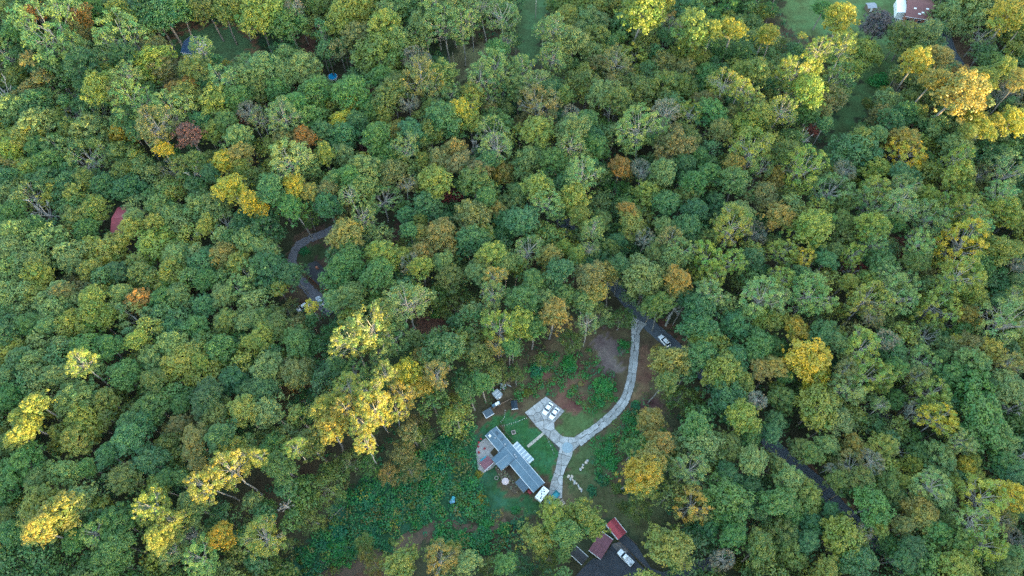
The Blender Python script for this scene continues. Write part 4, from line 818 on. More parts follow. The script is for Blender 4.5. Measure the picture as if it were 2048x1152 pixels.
    patch("grass", [ZONES[1][0], ZONES[2][0], ZONES[3][0], ZONES[4][0], ZONES[5][0]], 0.9, (0.12, 0.30), 7, 0.16, 'gggo', (0.7, 1.1), 35, [PAD, [(972, 868), (993, 853), (1090, 965), (1100, 985), (1083, 1006), (1066, 990)]])
undergrowth()
# ------------------------------------------------------------------ buildings
def frame(a, b, z=0.0):
    """photograph points A -> B on the ground: origin at A, x axis towards B, length"""
    p, q = P(*a, z), P(*b, z); d = q-p
    return p, math.atan2(d.y, d.x), d.length
METALR = mat("roof_blue_grey", (0.098, 0.160, 0.205), 0.55, 0.3, 0.6)
METALD = mat("roof_dark_patch", (0.060, 0.095, 0.125), 0.6, 0.3, 1.0)
WHITE = mat("white_paint", (0.72, 0.74, 0.74), 0.5, 0.15, 2.0)
SIDING = mat("siding_pale", (0.50, 0.52, 0.52), 0.7, 0.2, 1.5)
GLASS = mat("window_glass", (0.02, 0.03, 0.04), 0.08, spec=0.6)
RED = mat("roof_red", (0.36, 0.050, 0.062), 0.5, 0.3, 0.7); RED2 = mat("roof_red_mid", (0.27, 0.045, 0.055), 0.55, 0.35, 0.6)  # middle red, on one slope and the ridge of the red roofs
MAROON = mat("roof_maroon", (0.165, 0.062, 0.078), 0.55, 0.3, 0.6)
DARKR = mat("roof_dark", (0.042, 0.042, 0.046), 0.65, 0.4, 0.7)
BROWNR = mat("roof_brown", (0.170, 0.075, 0.070), 0.8, 0.3, 1.2)
BRICK = mat("brick_wall", (0.36, 0.13, 0.075), 0.85, 0.4, 6.0)
WOOD = mat("weathered_wood", (0.20, 0.15, 0.11), 0.9, 0.4, 3.0)
BLUER = mat("roof_blue", (0.040, 0.085, 0.165), 0.5, 0.3, 0.8)
GREY = mat("grey_metal", (0.30, 0.32, 0.33), 0.45, 0.25, 2.0)
BLACK = mat("black_rubber", (0.012, 0.012, 0.014), 0.7)
def wbox(name, m, root, x0, x1, y0, y1, z0, z1, parent=None, bevel=0.0):
    b = MB(); b.box(((x0+x1)/2, (y0+y1)/2, (z0+z1)/2), (x1-x0, y1-y0, z1-z0), bevel=bevel); return b.build(name, m, parent or root)
def gable(name, m, root, x0, x1, y0, y1, z, rise, over=0.35, thick=0.12, axis='x', m2=None):
    """two roof planes meeting in a ridge"""
    out = []
    if axis == 'x':
        a, b_, c0, c1 = x0-over, x1+over, y0-over, y1+over; mid = (y0+y1)/2
        pl = [[(a, c0, z), (b_, c0, z), (b_, mid, z+rise), (a, mid, z+rise)], [(a, mid, z+rise), (b_, mid, z+rise), (b_, c1, z), (a, c1, z)]]
    else:
        a, b_, c0, c1 = y0-over, y1+over, x0-over, x1+over; mid = (x0+x1)/2
        pl = [[(c0, a, z), (mid, a, z+rise), (mid, b_, z+rise), (c0, b_, z)], [(mid, a, z+rise), (c1, a, z), (c1, b_, z), (mid, b_, z+rise)]]
    for k, f in enumerate(pl):
        b = MB(); b.poly(f, thick); out.append(b.build(name, (m2 if k and m2 else m), root))
    return out
def gable_walls(name, m, root, x0, x1, y0, y1, z, rise, axis='x'):
    b = MB()
    if axis == 'x':
        mid = (y0+y1)/2
        v = [(x0, y0, -0.1), (x1, y0, -0.1), (x1, y1, -0.1), (x0, y1, -0.1), (x0, y0, z), (x1, y0, z), (x1, y1, z), (x0, y1, z), (x0, mid, z+rise-0.05), (x1, mid, z+rise-0.05)]
        f = [(0, 1, 5, 4), (2, 3, 7, 6), (1, 2, 6, 9, 5), (3, 0, 4, 8, 7)]
    else:
        mid = (x0+x1)/2
        v = [(x0, y0, -0.1), (x1, y0, -0.1), (x1, y1, -0.1), (x0, y1, -0.1), (x0, y0, z), (x1, y0, z), (x1, y1, z), (x0, y1, z), (mid, y0, z+rise-0.05), (mid, y1, z+rise-0.05)]
        f = [(0, 1, 5, 8, 4), (2, 3, 7, 9, 6), (1, 2, 6, 5), (3, 0, 4, 7)]
    b.faces(v, f); return b.build(name, m, root)
def seams(m, root, x0, x1, half, z, rise, step=0.9, axis=None):
    b = MB(); n = int((x1-x0)/step); sl = math.atan2(rise, half); ln = math.hypot(rise, half)
    for i in range(1, n):
        x = x0+(x1-x0)*i/n
        for s in (-1, 1): b.box((x, s*half/2, z+rise/2+0.02), (0.07, ln*0.97, 0.05), rot=Matrix.Rotation(-s*sl, 3, 'X'))
    tag(b.build("roof_seams", m, root), kind="stuff")
def windows(root, spots, w_, h_):
    """spots: (x, y, z, facing) on the walls: frame proud of the wall, pane in it"""
    for x, y, z, fc in spots:
        fx = fc in 'ew'; s = 1 if fc in 'en' else -1
        size = (0.06, w_+0.16, h_+0.16) if fx else (w_+0.16, 0.06, h_+0.16); ps = (0.03, w_, h_) if fx else (w_, 0.03, h_)
        b = MB(); b.box((x, y, z), size); fr = b.build("window", WHITE, root)
        b = MB(); b.box((x+(s*0.03 if fx else 0), y+(0 if fx else s*0.03), z), ps); b.build("pane", GLASS, fr)

# the long house: x along its length from the upper left end to the lower right end, y towards the patio negative
o, rz, L = frame((982.5, 862.5), (1077, 973.5), 3.0)
hs = empty("mobile_home", (o.x, o.y, 0), rz, "long narrow house with blue-grey roof and short cross wing beside the lawn", "house")
W2 = 2.15
gable_walls("wall", SIDING, hs, 0, L, -W2+0.25, W2-0.25, 2.7, 0.75)
gable("roof", METALR, hs, 0, L, -W2+0.25, W2-0.25, 2.75, 0.75, over=0.3)
b = MB(); b.box((L/2, 0, 3.55), (L+0.6, 0.22, 0.06)); b.build("ridge_cap", mat("ridge_metal", (0.20, 0.26, 0.30), 0.5, 0.2, 2), hs)
for s in (-1, 1):
    b = MB(); b.box((L/2, s*(W2+0.12), 2.66), (L+0.6, 0.12, 0.12)); b.build("gutter", WHITE, hs)
seams(METALR, hs, 0, L, W2, 2.72, 0.77, 1.2)
wx0 = 7.0; wx1 = 11.2; wd = 4.8     # cross wing towards the patio
gable_walls("wing_wall", SIDING, hs, wx0, wx1, -W2-wd+1.8, -W2+0.3, 2.6, 0.7, 'y')
gable("wing_roof", METALR, hs, wx0, wx1, -W2-wd+1.8, -0.6, 2.64, 0.76, over=0.3, axis='y')
b = MB(); b.box(((wx0+wx1)/2, -W2-1.2, 3.43), (0.2, wd, 0.06)); b.build("ridge_cap", MATS["ridge_metal"], hs)
for px_, w_, l_ in ((1.7, 1.3, 2.0), (4.3, 0.7, 1.4), (wx0-0.4, 0.4, 3.4), (wx1+0.4, 0.4, 3.4)):
    y = 1.0 if px_ < 5 else -1.15
    b = MB(); b.box((px_, y, 3.53-abs(y)*0.75/W2+0.03), (w_, l_ if px_ > 5 else 0.9, 0.05), rot=Matrix.Rotation(math.copysign(0.333, -y), 3, 'X')); b.build("roof_patch", METALD, hs)
wbox("side_porch", SIDING, hs, L-5.6, L-2.0, -W2-2.1, -W2-0.0, -0.1, 2.2)
b = MB(); b.faces([(L-5.8, -W2-2.3, 2.26), (L-1.8, -W2-2.3, 2.26), (L-1.8, -W2+0.15, 2.52), (L-5.8, -W2+0.15, 2.52)], [(0, 1, 2, 3)]); b.build("porch_roof", METALD, hs)
for px_, y in ((6.2, 0.5), (10.6, 0.7), (11.4, 0.6), (2.6, -0.6)):
    b = MB(); b.tube((px_, y, 3.0), (px_, y, 3.85), 0.16, n=10); b.tube((px_, y, 3.8), (px_, y, 3.92), 0.26, n=10); b.build("roof_vent", GREY, hs)
b = MB(); b.box((0.9, -1.3, 3.2), (0.8, 0.7, 0.5)); b.build("roof_hatch", WHITE, hs)
windows(hs, [(x, W2-0.22, 1.6, 'n') for x in (2.5, 6, 18, 21)]+[(x, -W2+0.22, 1.6, 's') for x in (2.5, 5.2, 13.5, 16)], 1.1, 1.1)
b = MB(); b.box((L-0.9, -W2-0.7, 1.0), (1.3, 0.8, 0.9)); bb = b.build("lean_shelter", mat("red_cloth", (0.26, 0.04, 0.045), 0.8, 0.3, 3), hs)
# slatted metal porch roof on posts
o, rz, L = frame((1029.5, 886.7), (1063.6, 922.8), 2.6)
pr = empty("metal_porch", (o.x, o.y, 0), rz, "silver ribbed metal porch roof along the lawn side of the long house", "porch")
Wp = P(1034, 882, 2.6)-P(1024.9, 891.2, 2.6); Wp = Wp.length/2
n = 13
PANW = mat("porch_panel_pale", (0.42, 0.47, 0.50), 0.4, 0.15, 3); PAND = mat("porch_panel_grey", (0.26, 0.32, 0.36), 0.5, 0.2, 3)
for i in range(n):
    a = i*L/n; wbox("roof_panel", PANW if i % 2 == 0 else PAND, pr, a+0.03, a+L/n-0.03, -Wp, Wp, 2.55+(0.05 if i % 2 else 0), 2.61+(0.05 if i % 2 else 0))
for x in (0.1, L/3, 2*L/3, L-0.1): wbox("post", WHITE, pr, x-0.06, x+0.06, Wp-0.15, Wp-0.03, -0.1, 2.54)
wbox("beam", WHITE, pr, 0, L, Wp-0.17, Wp-0.01, 2.42, 2.545)

# maroon shed on the patio's corner
o, rz, L = frame((966.5, 931.5), (979.5, 920), 2.4)
t = empty("garden_shed", (o.x, o.y, 0), rz, "small maroon-roofed open shed at the patio corner", "shed")
for x in (-0.3, L+0.2):
    for y in (-1.0, 1.2): wbox("post", WHITE, t, x-0.06, x+0.06, y-0.06, y+0.06, -0.1, 2.2)
for i in range(6):
    a = -0.5+i*(L+1.0)/6; b = MB(); b.faces([(a+0.02, -1.35, 2.2), (a+(L+1.0)/6-0.02, -1.35, 2.2), (a+(L+1.0)/6-0.02, 1.4, 2.6), (a+0.02, 1.4, 2.6)], [(0, 1, 2, 3)]); b.build("roof_panel", MAROON, t)
b = MB(); b.box((L/2, -1.42, 2.15), (L+1.1, 0.08, 0.16)); b.build("fascia", WHITE, t)

# sheds behind the house
o, rz, L = frame((989.5, 782), (999.5, 792.5), 2.2)
t = empty("metal_shed", (o.x, o.y, 0), rz, "pale ribbed metal shed at the edge of the trees", "shed")
gable_walls("wall", GREY, t, 0, L, -1.1, 1.1, 1.9, 0.35)
for s in (0, 1):
    for i in range(5):
        a = -0.15+i*(L+0.3)/5; y0, y1 = (-1.25, 0) if s == 0 else (1.25, 0)
        b = MB(); b.faces([(a+0.02, y0, 1.93), (a+(L+0.3)/5-0.02, y0, 1.93), (a+(L+0.3)/5-0.02, y1, 2.33), (a+0.02, y1, 2.33)], [(0, 1, 2, 3)]); b.build("roof_panel", PANW if i % 2 else PAND, t)
wbox("door", WHITE, t, L+0.01, L+0.06, -0.5, 0.5, 0, 1.7)
o = P(1007, 771.5)
t = empty("timber_heap", (o.x, o.y, 0), 0.7, "heap of grey boards and sheets beside the metal shed", "heap")
rng = np.random.default_rng(4)
for i in range(14):
    b = MB(); b.box((rng.normal()*0.6, rng.normal()*0.5, 0.12+i*0.06), (rng.uniform(1.2, 2.2), rng.uniform(0.2, 0.8), 0.05), rz=rng.uniform(0, 3.1)); b.build("board", [GREY, WOOD, PANW][i % 3], t)
o, rz, L = frame((971, 829), (983, 822), 1.6)
t = empty("lean_to", (o.x, o.y, 0), rz, "low lean-to with teal roof and white gutters by the wooden fence", "shed")
b = MB(); b.faces([(-0.3, -1.1, 1.5), (L+0.3, -1.1, 1.5), (L+0.3, 1.2, 1.9), (-0.3, 1.2, 1.9)], [(0, 1, 2, 3)]); b.build("roof", METALD, t)
wbox("gutter", WHITE, t, -0.35, L+0.35, -1.25, -1.1, 1.42, 1.55); wbox("gutter", WHITE, t, -0.5, -0.35, -1.25, 1.2, 1.5, 1.62)
for x in (-0.2, L+0.2):
    for y in (-1.0, 1.05): wbox("post", WOOD, t, x-0.05, x+0.05, y-0.05, y+0.05, -0.1, 1.5)
o, rz, L = frame((985, 814), (1000, 806), 0)
t = empty("flat_trailer", (o.x, o.y, 0), rz, "small blue and white trailer between lean-to and metal shed", "trailer")
wbox("bed", mat("trailer_blue", (0.10, 0.20, 0.28), 0.5, 0.2, 3), t, 0, L, -0.6, 0.6, 0.45, 0.75); wbox("cover", WHITE, t, L*0.35, L*0.9, -0.5, 0.5, 0.75, 1.0)
b = MB(); b.tube((-0.8, 0, 0.5), (0, 0, 0.5), 0.05); b.build("tow_bar", GREY, t)
for y in (-0.68, 0.68):
    b = MB(); b.tube((L*0.5, y-0.08, 0.3), (L*0.5, y+0.08, 0.3), 0.3, n=14); b.build("wheel", BLACK, t)
o = P(1028.5, 812)
t = empty("canopy_tent", (o.x, o.y, 0), 0.15, "dark blue canopy with white skirt inside the wooden fence", "canopy")
b = MB(); r = 1.0
b.faces([(-1, -1.4, 1.5), (1, -1.4, 1.5), (1, 1.4, 1.5), (-1, 1.4, 1.5), (0, -0.9, 2.1), (0, 1.0, 2.1)], [(0, 1, 4), (1, 2, 5, 4), (2, 3, 5), (3, 0, 4, 5)]); b.build("canopy", mat("navy_cloth", (0.022, 0.040, 0.058), 0.8, 0.3, 3), t)
wbox("skirt", WHITE, t, -1.02, 1.02, -1.5, -1.41, 0.9, 1.5)
for x in (-0.95, 0.95):
    for y in (-1.35, 1.35): wbox("pole", WHITE, t, x-0.03, x+0.03, y-0.03, y+0.03, -0.1, 1.5)
def fence(name, pts, label, cat, h, m, plank=0.35, gap=0.05, wob=0.0):
    w = [P(*q) for q in pts]; t = empty(name, tuple(w[0]), 0, label, cat)
    rng = np.random.default_rng(len(pts))
    for a, c in zip(w, w[1:]):
        d = c-a; k = max(1, int(d.length/(plank+gap))); ang = math.atan2(d.y, d.x)
        for i in range(k):
            q = a+d*((i+0.5)/k)-w[0]; b = MB(); b.box((q.x, q.y, h/2), (plank, 0.05, h+rng.normal()*wob), rz=ang); b.build("fence_board", m, t)
        b = MB(); q = (a+c)/2-w[0]; b.box((q.x, q.y, h*0.75), (d.length, 0.09, 0.09), rz=ang); b.build("rail", m, t)
    return t
fence("wooden_fence", [(981, 821), (1000, 809.5), (1022, 799), (1035, 802), (1041, 807)], "low weathered board fence curving round the dark canopy", "fence", 1.1, WOOD, wob=0.06)
fence("border_fence", [(1000, 853), (1012, 866), (1027, 882)], "brown timber edging along the upper side of the long house", "fence", 0.7, WOOD)
def post_line(name, pts, n, label):
    w = [P(*q) for q in pts]; acc = [0]
    for a, c in zip(w, w[1:]): acc.append(acc[-1]+(c-a).length)
    t = empty(name, tuple(w[0]), 0, label, "fence"); prev = None
    for i in range(n):
        s = acc[-1]*i/(n-1); x = np.interp(s, acc, [p.x for p in w])-w[0].x; y = np.interp(s, acc, [p.y for p in w])-w[0].y
        b = MB(); b.box((x, y, 0.4), (0.10, 0.10, 1.0), bevel=0.01); b.build("fence_post", WHITE, t)
        if prev: b = MB(); b.tube((*prev, 0.8), (x, y, 0.8), 0.012, n=4); b.build("wire", GREY, t)
        prev = (x, y)
post_line("wire_fence", [(1010.5, 822), (1009, 835), (1002, 845)], 7, "short line of white posts running down to the long house")
post_line("wire_fence", [(1005, 853), (1030, 846), (1053, 837)], 12, "line of white posts across the lawn to the parking apron")
post_line("wire_fence", [(1094, 877), (1101, 892), (1108, 908)], 5, "line of thin posts from the garden path to the drive")
fence("border_fence", [(1062, 843), (1071, 852.5), (1077, 857)], "low timber edging on the lawn side of the parking apron", "fence", 0.3, WOOD, 0.6)

# the asphalt lot's buildings
def quadhouse(name, c, label, roofm, wallm, eave, rise, m2=None, fascia=True, cat="house", wins=()):
    """c: photo corners of the roof: A->B along the ridge side, then C, D"""
    A, B_, C_, D_ = (P(*q, eave) for q in c); o = (A+D_)/2; d = ((B_+C_)/2-o); Lx = d.length; Wy = ((A-D_).length+(B_-C_).length)/2
    rz = math.atan2(d.y, d.x); t = empty(name, (o.x, o.y, 0), rz, label, cat)
    gable_walls("wall", wallm, t, 0.3, Lx-0.3, -Wy/2+0.3, Wy/2-0.3, eave-0.05, rise)
    gable("roof", roofm, t, 0.3, Lx-0.3, -Wy/2+0.3, Wy/2-0.3, eave, rise, over=0.3, m2=m2)
    b = MB(); b.box((Lx/2, 0, eave+rise+0.06), (Lx+0.05, 0.24, 0.07)); b.build("ridge_cap", m2 or roofm, t)
    if not fascia or roofm is DARKR: pass
    else: seams(roofm, t, 0, Lx, Wy/2, eave, rise)
    if fascia:
        for s in (-1, 1):
            b = MB(); b.box((Lx/2, s*(Wy/2+0.07), eave-0.08), (Lx, 0.1, 0.18)); b.build("gutter", WHITE, t)
    windows(t, [(x*Lx, s*(Wy/2-0.27), eave*0.55, 'n' if s > 0 else 's') for x in (0.25, 0.7) for s in (-1, 1)], 1.0, 1.0)
    b = MB(); b.box((Lx-0.28, 0, 1.05), (0.08, 1.0, 2.1)); dr = b.build("door", WHITE, t)
    b = MB(); b.tube((Lx-0.2, 0.35, 1.0), (Lx-0.14, 0.35, 1.0), 0.04); b.build("handle", GREY, dr)
    return t, Lx, Wy
t, Lx, Wy = quadhouse("red_roofed_house", [(1227.8, 1034), (1252.8, 1064), (1236.5, 1080), (1213.5, 1050)], "house with bright red metal roof beside the dark asphalt lane", RED, SIDING, 3.2, 0.7, RED2)
quadhouse("maroon_roofed_house", [(1204, 1064), (1229, 1081.5), (1199, 1116.5), (1175, 1098)], "broad maroon-roofed house half under pale trees by the asphalt lot", MAROON, SIDING, 3.0, 0.8)
quadhouse("dark_shed", [(1153, 1093), (1176.5, 1114), (1164, 1130), (1139, 1107)], "long shed with near-black roof and white ridge trim below the maroon roof", DARKR, WHITE, 2.6, 0.5, cat="shed")
for pts, nm, lb in (([(1274, 1090), (1249, 1068)], "board_fence", "dark board fence along the upper edge of the asphalt lane"), ([(1236, 1081), (1276, 1120), (1310, 1152)], "retaining_wall", "low timber wall between the asphalt lot and the raised lane")):
    fence(nm, pts, lb, "fence" if nm[0] == 'b' else "wall", 0.7 if nm[0] == 'b' else 0.35, WOOD, 1.2, 0.03)
# houses in the woods
t, Lx, Wy = quadhouse("dark_roofed_house", [(629.5, 519), (672, 560), (652, 584), (610, 544)], "dark slate-roofed house in the shade at the end of the curved gravel drive", DARKR, BRICK, 3.2, 1.6, fascia=False)
b = MB(); b.box((Lx*0.3, 0.9, 4.6), (0.7, 0.7, 1.6)); b.build("chimney", BRICK, t)
quadhouse("red_roofed_barn", [(224, 413), (249, 420), (268, 462), (232, 472)], "barn with dusky red roof among the trees at the left", mat("roof_dusky_red", (0.21, 0.035, 0.040), 0.6, 0.3, 0.7), WOOD, 4.5, 1.8, RED2, fascia=False, cat="barn")
quadhouse("blue_roofed_house", [(377, 73), (402, 75), (396, 110), (364, 104)], "house with a navy blue roof half hidden at the edge of the grass clearing", BLUER, WHITE, 3.5, 1.6)
# the large brown-roofed house near the top edge
A, B_ = P(1812, 33, 4.0), P(1863, 41, 4.0); d = B_-A; rz = math.atan2(d.y, d.x); L = d.length
t = empty("large_house", (A.x, A.y, 0), rz, "large brown-roofed brick house with white trim near the top edge", "house")
wbox("brick_front", BRICK, t, 0.3, L-0.4, 0.5, 11.0, -0.1, 3.9)
gable("roof", BROWNR, t, 0, L, 0.3, 14.0, 4.0, 2.6, over=0.4)
wbox("porch_deck", WOOD, t, 0.0, L*0.92, -1.6, 0.46, 0.2, 0.45); wbox("step", mat("stone_step", (0.35, 0.34, 0.32), 0.9, 0.2, 2), t, L*0.3, L*0.75, -2.6, -1.6, 0.0, 0.25)
wbox("gutter", WHITE, t, -0.4, L+0.4, -0.2, -0.08, 3.84, 4.0)
wbox("side_wing", WHITE, t, -3.2, 0.25, 3.0, 12.5, -0.1, 3.4); b = MB(); b.faces([(-3.6, 2.6, 3.45), (0.28, 2.6, 4.15), (0.28, 13, 4.15), (-3.6, 13, 3.45)], [(0, 1, 2, 3)]); b.build("wing_roof", WHITE, t)
for i in range(5): wbox("baluster", WHITE, t, -3.0+i*0.75, -2.8+i*0.75, 1.2, 1.35, 0, 1.2)
wbox("balcony_rail", WHITE, t, -3.2, 0.25, 1.2, 1.36, 1.2, 1.35)
wbox("porch_roof", WHITE, t, L+0.02, L+2.6, 2.2, 5.2, 2.6, 2.8)
for y in (2.3, 5.1): wbox("post", WHITE, t, L+2.4, L+2.55, y-0.08, y+0.08, -0.1, 2.6)
for x, y in ((L*0.3, 4.2), (L*0.62, 2.8), (L*0.78, 4.8), (L*0.5, 2.0)):
    z = 4.0+(y+0.1)/7.25*2.6
    b = MB(); b.box((x, y, z+0.1), (1.1, 0.6, 0.12), rot=Matrix.Rotation(0.34, 3, 'X')); b.build("skylight", WHITE, t)
windows(t, [(x*L, 0.47, 2.1, 's') for x in (0.15, 0.35, 0.6, 0.85)], 1.2, 1.2)
o = P(1738, 19)
t = empty("grey_shed", (o.x, o.y, 0), 0.1, "small grey-roofed shed on the lawn left of the large brown-roofed house", "shed")
gable_walls("wall", WOOD, t, -1.8, 1.8, -1.5, 1.5, 2.2, 0.6); gable("roof", mat("roof_slate", (0.22, 0.24, 0.27), 0.7, 0.2, 2), t, -1.8, 1.8, -1.5, 1.5, 2.2, 0.6); wbox("door", WHITE, t, -0.5, 0.5, -1.56, -1.51, 0, 1.9)
# ------------------------------------------------------------------ vehicles
def loft(name, m, parent, st, smooth=True, cap=True):
    """st: (x, half width low, half width high, z low, z high)"""
    vs, fs = [], []
    for x, wl, wh, zl, zh in st:
        zm = zl+(zh-zl)*0.55
        vs += [(x, -wl, zl), (x, -wl*1.02, zm), (x, -wh, zh), (x, 0, zh+0.03), (x, wh, zh), (x, wl*1.02, zm), (x, wl, zl)]
    k = 7
    for i in range(len(st)-1):
        for j in range(k-1): fs.append((i*k+j, i*k+j+1, (i+1)*k+j+1, (i+1)*k+j))
        fs.append((i*k+6, i*k, (i+1)*k, (i+1)*k+6))
    fs += [tuple(range(k)), tuple(reversed(range((len(st)-1)*k, len(st)*k)))]
    b = MB(); b.faces(vs, fs); o = b.build(name, m, parent, smooth=False); return o
LAMP = mat("lamp_glass", (0.75, 0.76, 0.74), 0.15); TAIL = mat("tail_lamp", (0.35, 0.02, 0.02), 0.2)
CARW = mat("car_white", (0.78, 0.79, 0.80), 0.25, spec=0.5); CARS = mat("car_silver", (0.42, 0.45, 0.48), 0.3, spec=0.5); CARB = mat("car_teal", (0.015, 0.13, 0.16), 0.3, spec=0.5)
RIM = mat("wheel_rim", (0.45, 0.46, 0.47), 0.35, metal=0.6)
def wheels(t, xs, y, r=0.33):
    for x in xs:
        for s in (-1, 1):
            b = MB(); b.tube((x, s*(y-0.12), r), (x, s*(y+0.10), r), r, n=16); wl = b.build("wheel", BLACK, t)
            b = MB(); b.tube((x, s*(y+0.10), r), (x, s*(y+0.13), r), r*0.62, n=12); b.build("rim", RIM, wl)
def lamps(t, xf, xr, w_, z):
    for s in (-1, 1):
        b = MB(); b.box((xf, s*w_, z), (0.12, 0.34, 0.16), bevel=0.03); b.build("headlight", LAMP, t)
        b = MB(); b.box((xr, s*w_, z+0.05), (0.10, 0.30, 0.18), bevel=0.03); b.build("tail_light", TAIL, t)
def car(name, a, bpt, label, body, suv=False, group=None, L=None, cat="car"):
    """A: photo point of the front, B: of the rear"""
    f, r = P(*a, 0.6), P(*bpt, 0.6); d = f-r; L = L or max(d.length, 4.3); c = (f+r)/2
    t = empty(name, (c.x, c.y, 0), math.atan2(d.y, d.x), label, cat, group); h = L/2; k = L/4.7
    zb = 0.95 if suv else 0.86; zr = 1.68 if suv else 1.42
    loft("body", body, t, [(h, 0.62, 0.55, 0.35, 0.62), (h-0.15, 0.80, 0.72, 0.25, 0.70), (h-0.7*k, 0.90, 0.80, 0.22, zb-0.08), (h-1.45*k, 0.92, 0.84, 0.22, zb), (0, 0.93, 0.86, 0.22, zb+0.02), (-h+1.0*k, 0.92, 0.84, 0.22, zb+0.03), (-h+0.25, 0.86, 0.78, 0.25, zb), (-h, 0.72, 0.66, 0.35, zb-0.12)])
    x0, x1, x2, x3 = h-1.35*k, h-2.05*k, (-h+0.75*k if suv else -h+1.35*k), (-h+0.25 if suv else -h+0.65*k)
    loft("roof", body, t, [(x1+0.06, 0.62, 0.58, zr-0.06, zr-0.02), (x1-0.25, 0.66, 0.60, zr-0.05, zr+0.01), (x2+0.2, 0.65, 0.59, zr-0.05, zr), (x2-0.02, 0.60, 0.56, zr-0.07, zr-0.03)])
    def pane(nm, q): b_ = MB(); b_.poly(q, 0.02); b_.build(nm, GLASS, t)
    pane("windscreen", [(x0, -0.74, zb+0.04), (x0, 0.74, zb+0.04), (x1+0.03, 0.60, zr-0.05), (x1+0.03, -0.60, zr-0.05)])
    pane("rear_window", [(x3, 0.72, zb+0.06), (x3, -0.72, zb+0.06), (x2, -0.58, zr-0.06), (x2, 0.58, zr-0.06)])
    for s in (-1, 1):
        b_ = MB(); b_.faces([(x0-0.08, s*0.82, zb+0.02), (x1-0.02, s*0.64, zr-0.06), (x2+0.03, s*0.63, zr-0.06), (x3+0.1, s*0.80, zb+0.05)], [(0, 1, 2, 3)]); b_.build("side_window", GLASS, t)
        b_ = MB(); b_.box((x0-0.1, s*0.98, zb+0.06), (0.14, 0.2, 0.12), bevel=0.02); b_.build("wing_mirror", body, t)
        if suv: b_ = MB(); b_.tube((x1-0.2, s*0.52, zr+0.06), (x2+0.2, s*0.52, zr+0.06), 0.025, n=6); b_.build("roof_rail", GREY, t)
    wheels(t, (h-0.85*k, -h+0.85*k), 0.82, 0.36 if suv else 0.32); lamps(t, h-0.12, -h+0.08, 0.58, 0.62); return t
def pickup(name, a, bpt, label, body, bedm, load=None):
    f, r = P(*a, 0.7), P(*bpt, 0.7); d = f-r; L = d.length; c = (f+r)/2
    t = empty(name, (c.x, c.y, 0), math.atan2(d.y, d.x), label, "pickup truck"); h = L/2; k = L/5.6
    loft("body", body, t, [(h, 0.72, 0.66, 0.42, 0.85), (h-0.15, 0.90, 0.82, 0.32, 0.98), (h-1.3*k, 0.95, 0.90, 0.30, 1.08), (h-1.6*k, 0.96, 0.90, 0.30, 1.10), (h-3.15*k, 0.96, 0.90, 0.30, 1.10)])
    loft("cab_roof", body, t, [(h-2.05*k, 0.70, 0.66, 1.60, 1.68), (h-2.3*k, 0.74, 0.68, 1.62, 1.72), (h-3.0*k, 0.74, 0.68, 1.62, 1.71), (h-3.12*k, 0.70, 0.64, 1.58, 1.66)])
    def pane(nm, q): b_ = MB(); b_.poly(q, 0.02); b_.build(nm, GLASS, t)
    pane("windscreen", [(h-1.45*k, -0.80, 1.12), (h-1.45*k, 0.80, 1.12), (h-2.02*k, 0.66, 1.62), (h-2.02*k, -0.66, 1.62)])
    pane("rear_window", [(h-3.17*k, 0.72, 1.14), (h-3.17*k, -0.72, 1.14), (h-3.13*k, -0.64, 1.6), (h-3.13*k, 0.64, 1.6)])
    for s in (-1, 1):
        b_ = MB(); b_.faces([(h-1.55*k, s*0.88, 1.12), (h-2.1*k, s*0.73, 1.6), (h-3.08*k, s*0.73, 1.6), (h-3.1*k, s*0.88, 1.12)], [(0, 1, 2, 3)]); b_.build("side_window", GLASS, t)
        wbox("bed_side", body, t, -h+0.05, h-3.2*k, s*0.86-0.08, s*0.86+0.08, 0.45, 1.12)
        b_ = MB(); b_.box((h-1.6*k, s*1.04, 1.2), (0.16, 0.22, 0.2), bevel=0.03); b_.build("wing_mirror", body, t)
    wbox("bed_floor", bedm, t, -h+0.06, h-3.2*k, -0.77, 0.77, 0.45, 0.62); wbox("tailgate", body, t, -h, -h+0.09, -0.76, 0.76, 0.5, 1.1)
    if load is not None: b_ = MB(); b_.box((-h+0.45, 0.1, 0.85), (0.5, 0.7, 0.45), bevel=0.05); b_.build("load_box", load, t)
    wheels(t, (h-0.95*k, -h+1.1*k), 0.86, 0.40); lamps(t, h-0.1, -h+0.02, 0.66, 0.82); return t
car("parked_car", (1087.5, 828.5), (1103, 806.5), "white sedan on the concrete apron, the nearer to the bushes and longer of two", CARW, group="white cars on the concrete apron")
car("parked_car", (1102, 835.5), (1114.5, 818.5), "smaller white sedan on the concrete apron, right of the longer white sedan", CARW, group="white cars on the concrete apron")
car("parked_car", (1319.5, 671), (1338, 692.5), "white car standing on the asphalt road by the orange-tipped trees", CARW, suv=True)
pickup("pickup_truck", (1237.5, 1101.5), (1264.5, 1129), "white pickup with grey box in its bed on the asphalt lot", CARW, CARW, GREY)
pickup("pickup_truck", (1096, 1007), (1116.5, 984), "teal pickup parked beside the white camper at the end of the concrete", CARB, mat("bed_teal", (0.03, 0.26, 0.29), 0.5, 0.2, 2))
car("parked_car", (634.5, 594), (645, 610), "silver car parked by the corner of the dark-roofed house", CARS)
car("parked_car", (600, 618), (611.5, 611), "pale van-like car under yellow leaves below the gravel drive", CARW, suv=True)
car("parked_car", (396, 466), (409, 461), "white car glimpsed through the crowns right of the red barn", CARW, suv=True)
car("parked_car", (437, 452), (427, 464), "silver car glimpsed through the crowns farther right of the red barn", CARS)
car("parked_car", (1893, 61), (1902, 57), "white car on the road below the large brown-roofed house", CARW)
